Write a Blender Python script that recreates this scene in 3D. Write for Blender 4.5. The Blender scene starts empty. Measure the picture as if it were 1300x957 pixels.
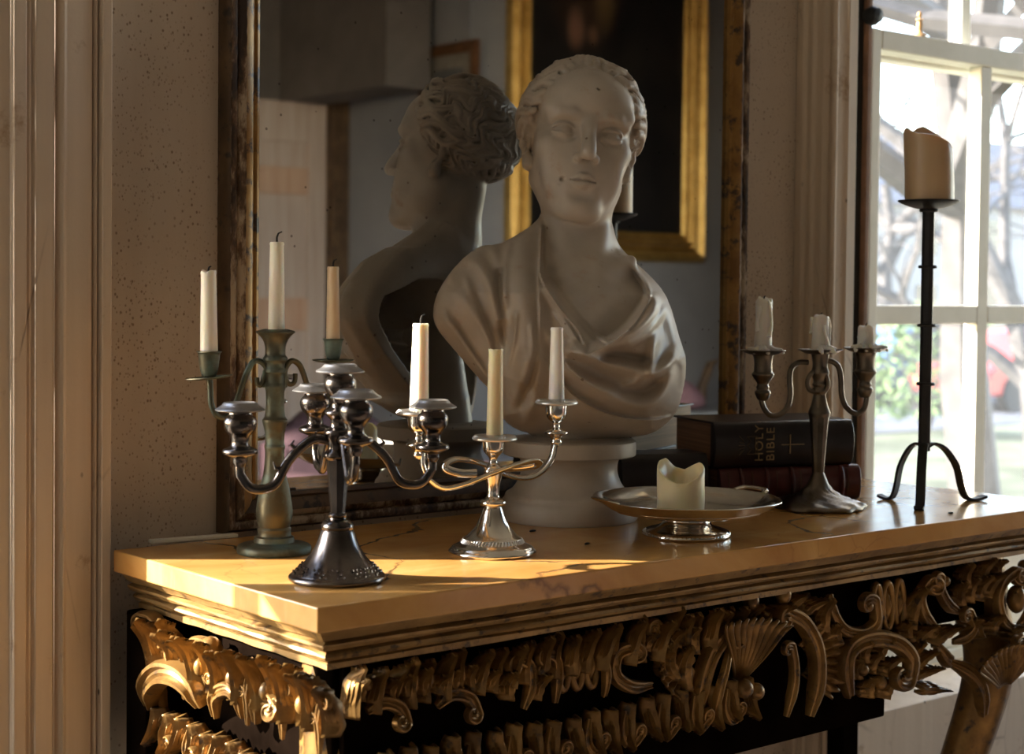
import bpy, bmesh, math, random
import numpy as np
from mathutils import Vector, Matrix

SC = bpy.context.scene
COL = SC.collection
# ---------------------------------------------------------------- camera
FPX = 2082.5                       # focal length in pixels of the 1300 x 957 frame
PAN, PITCH, ROLL = 0.6951, 0.0320, 0.0106
EYE = np.array((0.0, 0.0, 1.18))
_R = np.array((math.cos(PAN), -math.sin(PAN), 0.)); _F = np.array((math.sin(PAN), math.cos(PAN), 0.)); _U = np.array((0., 0., 1.))
_F2 = _F * math.cos(PITCH) - _U * math.sin(PITCH); _U2 = _U * math.cos(PITCH) + _F * math.sin(PITCH)
CAM_R = _R * math.cos(ROLL) + _U2 * math.sin(ROLL); CAM_U = _U2 * math.cos(ROLL) - _R * math.sin(ROLL); CAM_F = _F2
cam = bpy.data.cameras.new('camera'); cam_ob = bpy.data.objects.new('camera', cam); COL.objects.link(cam_ob)
M = Matrix.Identity(4)
for i in range(3):
    M[i][0], M[i][1], M[i][2], M[i][3] = CAM_R[i], CAM_U[i], -CAM_F[i], EYE[i]
cam_ob.matrix_world = M
cam.sensor_width = 36.0; cam.sensor_fit = 'HORIZONTAL'; cam.lens = FPX * 36 / 1300
cam.shift_y = -(478.5 - 433.5) / 1300
cam.clip_start = .02; cam.clip_end = 300
cam.dof.use_dof = True; cam.dof.focus_distance = 1.80; cam.dof.aperture_fstop = 7.5
SC.camera = cam_ob
# ---------------------------------------------------------------- sky, sun, exposure
SUN_EL, SUN_AZ = math.radians(21), None
sun_dir = Vector((.8036 * math.cos(SUN_EL), -.5952 * math.cos(SUN_EL), -math.sin(SUN_EL)))     # the way the light travels
wd = bpy.data.worlds.new('sky'); SC.world = wd; wd.use_nodes = True
nt = wd.node_tree; sky = nt.nodes.new('ShaderNodeTexSky'); sky.sky_type = 'NISHITA'; sky.sun_disc = False
sky.sun_elevation = SUN_EL; sky.sun_rotation = math.atan2(-sun_dir.x, -sun_dir.y); sky.dust_density = .4; sky.air_density = 1.0
hs = nt.nodes.new('ShaderNodeHueSaturation'); hs.inputs['Saturation'].default_value = .85; nt.links.new(sky.outputs[0], hs.inputs['Color'])
nt.links.new(hs.outputs[0], nt.nodes['Background'].inputs[0]); nt.nodes['Background'].inputs[1].default_value = 1.5
sl = bpy.data.lights.new('sun', 'SUN'); sl.energy = 35.0; sl.angle = math.radians(.55); sl.color = (1.0, .92, .80)
sun = bpy.data.objects.new('sun', sl); COL.objects.link(sun); sun.rotation_euler = sun_dir.to_track_quat('-Z', 'Y').to_euler(); sun.location = (-6, 7, 6)
def sky_portal(name, loc, aim, sx, sy):      # guides the sky's light through a window opening; gives no light of its own
    L = bpy.data.lights.new(name, 'AREA'); L.shape = 'RECTANGLE'; L.size, L.size_y = sx, sy; L.cycles.is_portal = True
    o = bpy.data.objects.new(name, L); COL.objects.link(o); o.location = loc
    o.rotation_euler = (Vector(aim) - Vector(loc)).to_track_quat('-Z', 'Y').to_euler(); return o
sky_portal('portal_near_window', (-.65, 1.93, 1.6), (-.65, 0, 1.6), 2.6, 2.3)
sky_portal('portal_side_window', (5.9, .725, 1.7), (4, .725, 1.7), 1.25, 2.4)
sky_portal('portal_far_window', (3.38, 1.93, 1.6), (3.38, 0, 1.6), 2.2, 2.3)
vs = SC.view_settings; vs.view_transform = 'Standard'; vs.look = 'None'; vs.exposure = 0.0; vs.gamma = 1.0; vs.use_curve_mapping = False
SC.cycles.max_bounces = 8; SC.cycles.diffuse_bounces = 5; SC.cycles.glossy_bounces = 5; SC.cycles.transparent_max_bounces = 8
SC.cycles.sample_clamp_indirect = 4.0; SC.cycles.caustics_reflective = True; SC.cycles.caustics_refractive = False; SC.cycles.blur_glossy = .6

# ---------------------------------------------------------------- measuring helpers: a sight line through a measured point meets a plane or a distance
def _ray(px, py): return CAM_F + CAM_R * ((px - 650) / FPX) - CAM_U * ((py - 433.5) / FPX)
def at_z(px, py, z=.9): d = _ray(px, py); return EYE + d * ((z - EYE[2]) / d[2])
def at_y(px, py, y): d = _ray(px, py); return EYE + d * (y / d[1])
def at_x(px, py, x): d = _ray(px, py); return EYE + d * (x / d[0])
def at_d(px, py, dist): return EYE + _ray(px, py) * dist

# ---------------------------------------------------------------- mesh helpers
class MB:
    """collects shapes of ONE part"""
    def __init__(s): s.v = []; s.f = []
    def add(s, V, F):
        n = len(s.v); s.v += [tuple(map(float, p)) for p in V]; s.f += [tuple(i + n for i in q) for q in F]; return s
    def box(s, lo, hi):
        (a, b, c), (d, e, f) = lo, hi
        return s.add([(a, b, c), (d, b, c), (d, e, c), (a, e, c), (a, b, f), (d, b, f), (d, e, f), (a, e, f)],
                     [(0, 3, 2, 1), (4, 5, 6, 7), (0, 1, 5, 4), (1, 2, 6, 5), (2, 3, 7, 6), (3, 0, 4, 7)])
    def lathe(s, prof, n=40, c=(0, 0, 0), fn=None, cap=True, oval=(1, 1)):
        V = []; F = []; m = len(prof)
        for j, (r, z) in enumerate(prof):
            for i in range(n):
                a = 2 * math.pi * i / n; rr, zz = (r, z) if fn is None else fn(r, z, a, j)
                V.append((c[0] + rr * math.cos(a) * oval[0], c[1] + rr * math.sin(a) * oval[1], c[2] + zz))
        for j in range(m - 1):
            for i in range(n): F.append((j * n + i, j * n + (i + 1) % n, (j + 1) * n + (i + 1) % n, (j + 1) * n + i))
        if cap:
            F.append(tuple(range(n))[::-1]); F.append(tuple((m - 1) * n + i for i in range(n)))
        return s.add(V, F)
    def tube(s, pts, rad, n=10, flat=None, up=None, cap=True, closed=False, sect=None):
        """sweep; rad: number or list; flat: (a, b) scales of the section along side / normal"""
        P = np.array(pts, float); m = len(P); V = []; F = []
        T = np.gradient(P, axis=0) if not closed else (np.roll(P, -1, 0) - np.roll(P, 1, 0))
        T /= np.linalg.norm(T, axis=1)[:, None] + 1e-12
        if up is None:
            u = np.array((0, 0, 1.)) if abs(T[0][2]) < .9 else np.array((1., 0, 0))
            N = []; nrm = u - T[0] * (u @ T[0])
            for t in T:
                nrm = nrm - t * (nrm @ t); nrm /= np.linalg.norm(nrm) + 1e-12; N.append(nrm.copy())
        else:
            N = [np.array(up, float) - t * (np.array(up, float) @ t) for t in T]; N = [q / (np.linalg.norm(q) + 1e-12) for q in N]
        for i in range(m):
            r = rad[i] if hasattr(rad, '__len__') else rad
            B = np.cross(T[i], N[i])
            if sect is not None:
                for (a, b) in sect: V.append(P[i] + B * a * r + N[i] * b * r)
            else:
                for k in range(n):
                    a = 2 * math.pi * k / n; ca, sa = math.cos(a), math.sin(a)
                    if flat: ca *= flat[0]; sa *= flat[1]
                    V.append(P[i] + B * ca * r + N[i] * sa * r)
        k = len(sect) if sect is not None else n
        for i in range(m if closed else m - 1):
            j = (i + 1) % m
            for q in range(k): F.append((i * k + q, i * k + (q + 1) % k, j * k + (q + 1) % k, j * k + q))
        if cap and not closed:
            F.append(tuple(range(k))[::-1]); F.append(tuple((m - 1) * k + q for q in range(k)))
        return s.add(V, F)
    def prism(s, poly, axis, a, b):
        """poly in the two other axes, extruded along axis from a to b"""
        n = len(poly); V = []
        for t in (a, b):
            for (p, q) in poly:
                V.append({'x': (t, p, q), 'y': (p, t, q), 'z': (p, q, t)}[axis])
        F = [(i, (i + 1) % n, n + (i + 1) % n, n + i) for i in range(n)] + [tuple(range(n))[::-1], tuple(range(n, 2 * n))]
        return s.add(V, F)
    def grid(s, fn, nu, nv):
        V = [fn(i / nu, j / nv) for j in range(nv + 1) for i in range(nu + 1)]
        return s.add(V, [(j * (nu + 1) + i, j * (nu + 1) + i + 1, (j + 1) * (nu + 1) + i + 1, (j + 1) * (nu + 1) + i) for j in range(nv) for i in range(nu)])
    def build(s, name, mat, parent=None, smooth=40, bevel=0, seg=2, solid=0, sub=0):
        me = bpy.data.meshes.new(name); me.from_pydata(s.v, [], s.f); me.validate()
        bm = bmesh.new(); bm.from_mesh(me); bmesh.ops.recalc_face_normals(bm, faces=bm.faces)
        for f in bm.faces: f.smooth = bool(smooth)
        if smooth:
            la = math.radians(smooth)
            for e in bm.edges:
                if len(e.link_faces) == 2 and e.calc_face_angle(0) > la: e.smooth = False
        bm.to_mesh(me); bm.free(); me.materials.append(mat)
        o = bpy.data.objects.new(name, me); COL.objects.link(o)
        if parent: o.parent = parent
        if solid: m = o.modifiers.new('s', 'SOLIDIFY'); m.thickness = solid; m.offset = 0
        if bevel: m = o.modifiers.new('b', 'BEVEL'); m.width = bevel; m.segments = seg; m.limit_method = 'ANGLE'; m.angle_limit = math.radians(35); m.harden_normals = False
        if sub: m = o.modifiers.new('d', 'SUBSURF'); m.levels = m.render_levels = sub
        return o
def cat_curve(pts, n=6):
    P = np.array(pts, float); P = np.vstack([2 * P[0] - P[1], P, 2 * P[-1] - P[-2]]); out = []
    for i in range(1, len(P) - 2):
        for t in np.linspace(0, 1, n, endpoint=False):
            a, b, c, d = P[i - 1:i + 3]
            out.append(.5 * ((2 * b) + (c - a) * t + (2 * a - 5 * b + 4 * c - d) * t * t + (3 * b - a - 3 * c + d) * t ** 3))
    out.append(P[-2]); return np.array(out)
def sm(prof, n=4): return [tuple(p) for p in cat_curve(prof, n)]
def thing(name, label, cat, loc=(0, 0, 0), rz=0., group=None):
    o = bpy.data.objects.new(name, None); COL.objects.link(o); o.location = tuple(map(float, loc)); o.rotation_euler = (0, 0, rz); o.empty_display_size = .05
    o['label'] = label; o['category'] = cat
    if group: o['group'] = group
    return o
def tag(o, label, cat, group=None, kind=None):
    o['label'] = label; o['category'] = cat
    if group: o['group'] = group
    if kind: o['kind'] = kind
    return o
def struct(o, label=None):
    o['kind'] = 'structure'
    if label: o['label'] = label
    return o
class Spot:
    """local frame of a thing standing at a measured point: x to the right of the sight line, y away from the camera, z up"""
    def __init__(s, loc, rz=-PAN):
        s.loc = np.array(loc, float); s.rz = rz; c, q = math.cos(rz), math.sin(rz)
        s.A = np.array(((c, q, 0), (-q, c, 0), (0, 0, 1.)))
        s.d = float((s.loc - EYE) @ CAM_F); s.s = FPX / s.d
    def L(s, px, py, dd=0.): return s.A @ (at_d(px, py, s.d + dd) - s.loc)
    def prof(s, lst, y0): return [(r / s.s, (y0 - y) / s.s) for r, y in lst]

# ---------------------------------------------------------------- materials
class NM:
    def __init__(s, name):
        s.m = bpy.data.materials.new(name); s.m.use_nodes = True; s.t = s.m.node_tree; s.b = s.t.nodes['Principled BSDF']
        s.co = s.n('ShaderNodeTexCoord').outputs['Object']
    def n(s, typ, **kw):
        q = s.t.nodes.new(typ)
        for k, v in kw.items(): setattr(q, k, v)
        return q
    def link(s, a, b): s.t.links.new(a, b)
    def mapv(s, scale=(1, 1, 1), rot=(0, 0, 0), src=None):
        q = s.n('ShaderNodeMapping'); q.inputs['Scale'].default_value = scale; q.inputs['Rotation'].default_value = rot; s.link(src or s.co, q.inputs[0]); return q.outputs[0]
    def noise(s, scale, detail=4, rough=.55, vec=None, dist=0.):
        q = s.n('ShaderNodeTexNoise'); q.inputs['Scale'].default_value = scale; q.inputs['Detail'].default_value = detail; q.inputs['Roughness'].default_value = rough; q.inputs['Distortion'].default_value = dist
        s.link(vec or s.co, q.inputs['Vector']); return q.outputs['Fac']
    def voro(s, scale, feature='F1', vec=None, rnd=1.):
        q = s.n('ShaderNodeTexVoronoi'); q.feature = feature; q.inputs['Scale'].default_value = scale; q.inputs['Randomness'].default_value = rnd
        s.link(vec or s.co, q.inputs['Vector']); return q.outputs['Distance']
    def ramp(s, fac, stops, interp='LINEAR'):
        q = s.n('ShaderNodeValToRGB'); q.color_ramp.interpolation = interp; e = q.color_ramp.elements
        while len(e) < len(stops): e.new(.5)
        for k, (p, c) in zip(e, stops): k.position = p; k.color = tuple(c) + (1,) if hasattr(c, '__len__') else (c, c, c, 1)
        s.link(fac, q.inputs[0]); return q.outputs[0]
    def mix(s, fac, a, b, blend='MIX'):
        q = s.n('ShaderNodeMix', data_type='RGBA', blend_type=blend)
        for sock, v in ((q.inputs[0], fac), (q.inputs[6], a), (q.inputs[7], b)):
            if hasattr(v, 'is_linked'): s.link(v, sock)
            elif hasattr(v, '__len__'): sock.default_value = tuple(v) + (1,)
            else: sock.default_value = v
        return q.outputs[2]
    def math(s, op, a, b=None):
        q = s.n('ShaderNodeMath', operation=op)
        for i, v in enumerate((a, b)):
            if v is None: continue
            if hasattr(v, 'is_linked'): s.link(v, q.inputs[i])
            else: q.inputs[i].default_value = v
        return q.outputs[0]
    def set(s, **kw):
        for k, v in kw.items():
            q = s.b.inputs[k.replace('_', ' ')]
            if hasattr(v, 'is_linked'): s.link(v, q)
            elif hasattr(v, '__len__'): q.default_value = tuple(v) + (1,) if len(v) == 3 and q.type == 'RGBA' else tuple(v)
            else: q.default_value = v
        return s
    def bump(s, h, strength=.3, dist=.002):
        q = s.n('ShaderNodeBump'); q.inputs['Strength'].default_value = strength; q.inputs['Distance'].default_value = dist; s.link(h, q.inputs['Height']); s.link(q.outputs[0], s.b.inputs['Normal']); return s
def simple(name, col, rough=.5, metal=0., var=.12, scale=30, bump=.1, spec=.5):
    k = NM(name); f = k.noise(scale); d = tuple(c * (1 - var) for c in col); l = tuple(min(1, c * (1 + var)) for c in col)
    k.set(Base_Color=k.ramp(f, [(.3, d), (.7, l)]), Roughness=rough, Metallic=metal)
    k.b.inputs['Specular IOR Level'].default_value = spec
    if bump: k.bump(f, bump, .001)
    return k.m
def make_mats():
    D = {}
    # plaster: warm grey with rusty pin-holes and long stains
    k = NM('aged_plaster'); big = k.noise(2.2, 5, .6); st = k.noise(1.0, 5, .6, k.mapv((7, 7, .7)))
    base = k.mix(k.ramp(big, [(.3, 0), (.7, 1)]), (.52, .435, .345), (.64, .55, .45))
    base = k.mix(k.ramp(st, [(.48, 0), (.75, .55)]), base, (.37, .28, .20))
    spk = k.voro(140, vec=k.mapv((1, 1, .8))); msk = k.noise(9, 3)
    sp = k.math('MULTIPLY', k.ramp(spk, [(.12, 1), (.24, 0)]), k.ramp(msk, [(.38, 0), (.52, .75)])); sp = k.math('MAXIMUM', sp, k.math('MULTIPLY', k.ramp(k.voro(230, vec=k.mapv((1, 1, .7))), [(.14, 1), (.26, 0)]), k.ramp(k.noise(6, 3), [(.40, .0), (.55, .6)])))
    base = k.mix(sp, base, (.17, .10, .06))
    k.set(Base_Color=base, Roughness=.85); k.bump(k.math('SUBTRACT', k.noise(60, 5), k.math('MULTIPLY', sp, .5)), .35, .002); D['plaster'] = k.m
    # old paint on joinery
    k = NM('old_joinery_paint'); st = k.noise(1, 6, .6, k.mapv((34, 34, 1.1))); big = k.noise(3.2, 5, .65)
    base = k.mix(k.ramp(st, [(.3, 0), (.7, 1)]), (.60, .485, .365), (.70, .585, .46))
    base = k.mix(k.ramp(big, [(.45, 0), (.75, .55)]), base, (.54, .45, .375))
    sm_ = k.noise(13, 6, .7); base = k.mix(k.ramp(sm_, [(.60, 0), (.70, .75)]), base, (.33, .20, .10))
    cr = k.voro(9, 'DISTANCE_TO_EDGE', k.mapv((1, 1, .35))); cm = k.noise(5, 3)
    c2 = k.math('MULTIPLY', k.ramp(cr, [(.0, 1), (.012, 0)]), k.ramp(cm, [(.50, 0), (.60, .7)]))
    base = k.mix(c2, base, (.16, .10, .06)); dots = k.voro(19, vec=k.mapv((1, 1.3, .6))); dm = k.math('MULTIPLY', k.ramp(dots, [(.03, 1), (.055, 0)]), k.ramp(k.noise(4, 2), [(.45, 0), (.55, 1)]))
    base = k.mix(dm, base, (.07, .045, .03))
    k.set(Base_Color=base, Roughness=.62); k.bump(k.math('SUBTRACT', k.noise(40, 5), k.math('ADD', c2, dm)), .4, .002); D['trim'] = k.m
    k = NM('window_paint'); f = k.noise(14, 4); k.set(Base_Color=k.ramp(f, [(.3, (.76, .73, .62)), (.7, (.86, .83, .73))]), Roughness=.5); D['sash'] = k.m
    D['shutter'] = simple('bare_shutter_edge', (.20, .10, .055), .7, 0, .3, 22)
    D['gap_shade'] = simple('gap_shade_black', (.02, .016, .012), .9)
    # sienna marble
    k = NM('sienna_marble'); big = k.noise(5, 6, .6, dist=1.2); f2 = k.noise(1, 5, .6, k.mapv((4, 26, 4)))
    base = k.mix(k.ramp(big, [(.3, 0), (.72, 1)]), (.44, .20, .050), (.64, .36, .115))
    base = k.mix(k.ramp(f2, [(.5, 0), (.8, .5)]), base, (.72, .47, .20))
    nz = k.n('ShaderNodeTexNoise'); nz.inputs['Scale'].default_value = 9; nz.inputs['Detail'].default_value = 5; k.link(k.co, nz.inputs['Vector'])
    wob = k.n('ShaderNodeVectorMath', operation='MULTIPLY_ADD'); k.link(nz.outputs['Color'], wob.inputs[0]); wob.inputs[1].default_value = (.10, .10, .10); k.link(k.co, wob.inputs[2])
    cr = k.voro(4.2, 'DISTANCE_TO_EDGE', wob.outputs[0]); cm = k.noise(3.4, 2)
    cf = k.math('MULTIPLY', k.ramp(cr, [(.0, 1), (.013, 0)]), k.ramp(cm, [(.50, 0), (.60, 1)]))
    cr2 = k.voro(11, 'DISTANCE_TO_EDGE', wob.outputs[0]); cf2 = k.math('MULTIPLY', k.ramp(cr2, [(.0, 1), (.018, 0)]), k.ramp(k.noise(4.5, 2), [(.56, 0), (.66, .45)]))
    base = k.mix(cf2, base, (.34, .15, .05)); base = k.mix(cf, base, (.09, .045, .02))
    k.set(Base_Color=base, Roughness=k.ramp(k.noise(12, 4), [(.3, .10), (.8, .24)])); k.bump(k.math('SUBTRACT', k.noise(7, 3), k.math('MULTIPLY', cf, .6)), .08, .002); D['marble'] = k.m
    # worn gilding
    def gilt(name, a, b, c, metal=.45, rough=.42, sc=18, th=.55):
        k = NM(name); f = k.noise(sc, 6, .65); g = k.noise(sc * 3.3, 5, .6)
        base = k.mix(k.ramp(f, [(.35, 0), (.65, 1)]), a, b); m = k.ramp(g, [(th, 0), (th + .1, 1)]); base = k.mix(m, base, c)
        k.set(Base_Color=base, Metallic=k.math('MULTIPLY', k.math('SUBTRACT', 1, m), metal), Roughness=rough); k.bump(f, .25, .002); return k.m
    D['gilt'] = gilt('worn_gilding', (.12, .060, .018), (.32, .18, .052), (.035, .018, .008), .5, .36, 16, .57)
    D['gilt_moulding'] = gilt('rubbed_gilt_moulding', (.20, .11, .035), (.38, .23, .08), (.07, .038, .016), .3, .42, 22, .57)
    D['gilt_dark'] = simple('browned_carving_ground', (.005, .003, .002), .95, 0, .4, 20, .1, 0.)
    D['bole'] = gilt('brown_gold_frame', (.20, .095, .022), (.38, .21, .055), (.05, .026, .012), .35, .42, 16, .52)
    D['frame_dark'] = gilt('darkened_frame_wood', (.06, .034, .017), (.14, .085, .042), (.02, .012, .008), .1, .55, 14, .55)
    k = NM('flaking_gesso'); f = k.noise(26, 6, .7, k.mapv((1, 1, .4))); k.set(Base_Color=k.ramp(f, [(.42, (.03, .016, .009)), (.50, (.12, .065, .03)), (.58, (.42, .33, .23))]), Roughness=.6); k.bump(f, .7, .003); D['gesso'] = k.m
    D['bright_gilt'] = gilt('bright_gold_leaf', (.40, .25, .065), (.66, .45, .15), (.22, .12, .03), .7, .32, 12, .62)
    k = NM('old_mirror_glass'); f = k.noise(5, 5); v = k.voro(40); k.set(Base_Color=k.mix(k.ramp(v, [(.05, .7), (.08, 0)]), k.ramp(f, [(.3, (.54, .535, .53)), (.7, (.62, .61, .60))]), (.12, .1, .09)), Metallic=1., Roughness=.015); D['mirror'] = k.m
    # carved stone
    k = NM('weathered_marble'); f = k.noise(9, 5, .6); g = k.noise(24, 5, .65); v = k.voro(30)
    base = k.mix(k.ramp(f, [(.35, 0), (.7, 1)]), (.38, .32, .255), (.50, .44, .37))
    base = k.mix(k.ramp(g, [(.60, 0), (.74, .6)]), base, (.36, .22, .13))
    base = k.mix(k.ramp(v, [(.04, .85), (.07, 0)]), base, (.15, .085, .05))
    k.set(Base_Color=base, Roughness=k.ramp(g, [(.3, .34), (.7, .5)])); k.bump(k.noise(90, 4), .06, .001); k.b.inputs['Specular IOR Level'].default_value = .45; D['stone'] = k.m
    # metals
    def metal(name, a, b, r0, r1, sc=16, met=1., bump=.05):
        k = NM(name); f = k.noise(sc, 6, .65); k.set(Base_Color=k.ramp(f, [(.32, a), (.68, b)]), Metallic=met, Roughness=k.ramp(f, [(.3, r0), (.7, r1)])); k.bump(f, bump, .001); return k.m
    D['silver'] = metal('polished_silver', (.62, .58, .52), (.86, .83, .78), .10, .18, 9)
    D['silver_pan'] = metal('frosted_silver', (.55, .53, .50), (.70, .68, .64), .28, .4, 40, 1., .4)
    D['tarnish'] = metal('tarnished_silver', (.055, .046, .043), (.19, .168, .158), .15, .28, 11)
    D['tarnish_rim'] = metal('rubbed_tarnished_rim', (.28, .27, .27), (.46, .45, .45), .28, .42, 40, .95, .5)
    D['pewter'] = metal('dull_pewter', (.10, .08, .06), (.24, .205, .165), .26, .42, 14)
    k = NM('green_bronze'); f = k.noise(12, 6, .65); g = k.noise(30, 5); base = k.mix(k.ramp(f, [(.35, 0), (.65, 1)]), (.10, .075, .035), (.075, .088, .068)); base = k.mix(k.ramp(g, [(.5, 0), (.68, .85)]), base, (.16, .22, .19))
    k.set(Base_Color=base, Metallic=.55, Roughness=k.ramp(g, [(.3, .34), (.7, .6)])); k.bump(g, .2, .001); D['bronze'] = k.m
    D['iron'] = metal('black_iron', (.018, .018, .02), (.05, .048, .048), .42, .6, 20, .6, .3)
    D['salver'] = metal('silver_salver', (.50, .44, .37), (.74, .69, .62), .09, .16, 8)
    # wax
    def wax(name, a, b, ss=.35):
        k = NM(name); f = k.noise(8, 3); k.set(Base_Color=k.ramp(f, [(.3, a), (.7, b)]), Roughness=.38); k.b.inputs['Subsurface Weight'].default_value = ss; k.b.inputs['Subsurface Radius'].default_value = (.012, .008, .004); k.b.inputs['Subsurface Scale'].default_value = 1.; return k.m
    D['wax'] = wax('ivory_wax', (.80, .74, .60), (.88, .83, .71)); D['wax_shaded'] = wax('shaded_wax', (.62, .46, .29), (.72, .56, .38)); D['wax_yellow'] = wax('yellowed_wax', (.66, .58, .36), (.76, .68, .46), .5)  # the tan one is ivory wax darkened for a taper out of the sun
    D['wax_backlit'] = wax('backlit_wax', (.46, .31, .17), (.56, .40, .24), .35); D['wax_old'] = wax('grey_white_wax', (.70, .66, .60), (.82, .79, .74), .3)  # the brown one is wax darkened for the backlit front of the pillar
    D['wick'] = simple('charred_wick', (.02, .016, .013), .9)
    # books
    D['leather_black'] = simple('black_leather', (.016, .010, .011), .34, 0, .3, 60, .5); D['leather_red'] = simple('oxblood_leather', (.085, .014, .012), .36, 0, .3, 50, .5)
    k = NM('gilt_page_edges'); f = k.noise(1, 4, .6, k.mapv((3, 3, 260))); k.set(Base_Color=k.ramp(f, [(.35, (.16, .075, .035)), (.65, (.34, .17, .09))]), Roughness=.5); D['pages'] = k.m
    D['lettering'] = simple('dull_gold_lettering', (.42, .29, .14), .45, .3, .2, 60, 0); D['lettering_dim'] = simple('rubbed_gold_lettering', (.11, .075, .045), .5, .2, .3, 60, 0)
    # room
    k = NM('grey_blue_wall'); f = k.noise(1.6, 5, .6); k.set(Base_Color=k.ramp(f, [(.3, (.19, .20, .225)), (.7, (.27, .28, .305))]), Roughness=.85); D['wall_blue'] = k.m
    k = NM('brown_grey_wall'); f = k.noise(2.1, 6, .65, dist=.6); k.set(Base_Color=k.ramp(f, [(.3, (.10, .09, .085)), (.62, (.155, .14, .13)), (.75, (.17, .185, .19))]), Roughness=.85); D['wall_dark'] = k.m
    k = NM('wide_floor_boards'); f = k.noise(1, 5, .6, k.mapv((1.5, 26, 1))); k.set(Base_Color=k.ramp(f, [(.3, (.15, .11, .08)), (.7, (.26, .20, .15))]), Roughness=.45); D['floor'] = k.m
    D['ceiling'] = simple('lime_ceiling', (.55, .51, .45), .9); D['pine'] = None
    k = NM('bare_pine'); f = k.noise(1, 5, .6, k.mapv((30, 30, 1.6))); k.set(Base_Color=k.ramp(f, [(.3, (.47, .28, .19)), (.7, (.60, .43, .32))]), Roughness=.6); D['pine'] = k.m
    k = NM('stripped_pine'); f = k.noise(1, 5, .6, k.mapv((30, 30, 1.6))); k.set(Base_Color=k.ramp(f, [(.3, (.44, .34, .29)), (.7, (.58, .49, .44))]), Roughness=.6); D['pine_pale'] = k.m
    D['brown_frame'] = simple('brown_picture_frame', (.11, .05, .02), .45, 0, .3, 12); D['mauve'] = simple('mauve_velvet', (.075, .04, .05), .8); D['lace'] = simple('cream_linen', (.62, .58, .52), .8)
    D['pink'] = simple('faded_pink_cloth', (.24, .13, .15), .8); D['grey_stone'] = simple('grey_slate_shelf', (.20, .21, .215), .5); D['picture_ground'] = simple('smoky_print', (.10, .105, .11), .6, 0, .4, 4, 0); D['mount'] = simple('picture_mount', (.20, .185, .16), .7)
    # outdoors
    D['bark'] = simple('grey_bark', (.07, .065, .065), .9, 0, .3, 8, .5); D['ground'] = simple('winter_grass', (.13, .14, .10), .95, 0, .45, .8, 0, 0.); D['road'] = simple('wet_tarmac', (.12, .125, .14), .9, 0, .2, 1, 0, 0.)
    D['hedge'] = simple('dark_hedge_leaves', (.10, .16, .06), .8, 0, .4, 10); D['red_leaf'] = simple('rusty_red_leaves', (.34, .11, .09), .8, 0, .4, 10); D['render_wall'] = simple('pale_house_render', (.30, .29, .29), .9, 0, .1, 2, 0, 0.); D['slate'] = simple('slate_roof', (.16, .165, .19), .7, 0, .2, 4, 0, 0.)
    D['car_blue'] = simple('blue_car_paint', (.09, .16, .30), .25, .2, .05, 4, 0); D['car_silver'] = simple('silver_car_paint', (.62, .64, .67), .25, .4, .05, 4, 0); D['car_red'] = simple('red_car_paint', (.40, .05, .05), .3, .1, .05, 4, 0); D['tyre'] = simple('tyre_rubber', (.02, .02, .02), .8); D['car_glass'] = simple('car_window_glass', (.05, .06, .07), .08, 0, .1, 3, 0)
    D['gold_figure'] = simple('small_gilt_figure', (.45, .27, .12), .5, .3)
    # clear panes
    m = bpy.data.materials.new('window_glass'); m.use_nodes = True; t = m.node_tree
    for q in list(t.nodes):
        if q.type != 'OUTPUT_MATERIAL': t.nodes.remove(q)
    tr = t.nodes.new('ShaderNodeBsdfTransparent'); gl = t.nodes.new('ShaderNodeBsdfGlossy'); gl.inputs['Roughness'].default_value = .03; mx = t.nodes.new('ShaderNodeMixShader'); mx.inputs[0].default_value = .045
    t.links.new(tr.outputs[0], mx.inputs[1]); t.links.new(gl.outputs[0], mx.inputs[2]); tl = t.nodes.new('ShaderNodeBsdfTranslucent'); tl.inputs[0].default_value = (.9, .92, .95, 1); m2 = t.nodes.new('ShaderNodeMixShader'); m2.inputs[0].default_value = .022; t.links.new(mx.outputs[0], m2.inputs[1]); t.links.new(tl.outputs[0], m2.inputs[2]); t.links.new(m2.outputs[0], t.nodes['Material Output'].inputs[0]); D['glass'] = m   # faint white translucency paints glare haze over the panes
    # the old canvas: dark, with a blurred figure
    k = NM('dark_portrait_canvas'); xyz = k.n('ShaderNodeSeparateXYZ'); k.link(k.co, xyz.inputs[0]); base = k.ramp(k.noise(3, 4), [(.3, (.008, .008, .010)), (.75, (.024, .022, .022))])
    def blob(cx, cz, rx, rz, col, amt, soft=.5):
        nonlocal base
        a = k.math('DIVIDE', k.math('SUBTRACT', xyz.outputs[0], cx), rx); b = k.math('DIVIDE', k.math('SUBTRACT', xyz.outputs[2], cz), rz)
        r = k.math('SQRT', k.math('ADD', k.math('MULTIPLY', a, a), k.math('MULTIPLY', b, b))); base = k.mix(k.ramp(r, [(1 - soft, amt), (1, 0)]), base, col)
    blob(.36, 1.30, .30, .42, (.055, .034, .024), 1, .6); blob(.30, 1.02, .075, .13, (.22, .12, .085), .9, .7); blob(.50, 1.25, .10, .26, (.17, .11, .05), .8, .7); blob(.42, 1.0, .05, .07, (.16, .09, .06), .8, .7); blob(.33, 1.38, .09, .13, (.26, .15, .11), .9, .6)
    k.set(Base_Color=base, Roughness=.35); D['canvas'] = k.m
    return D
MT = make_mats()
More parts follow.
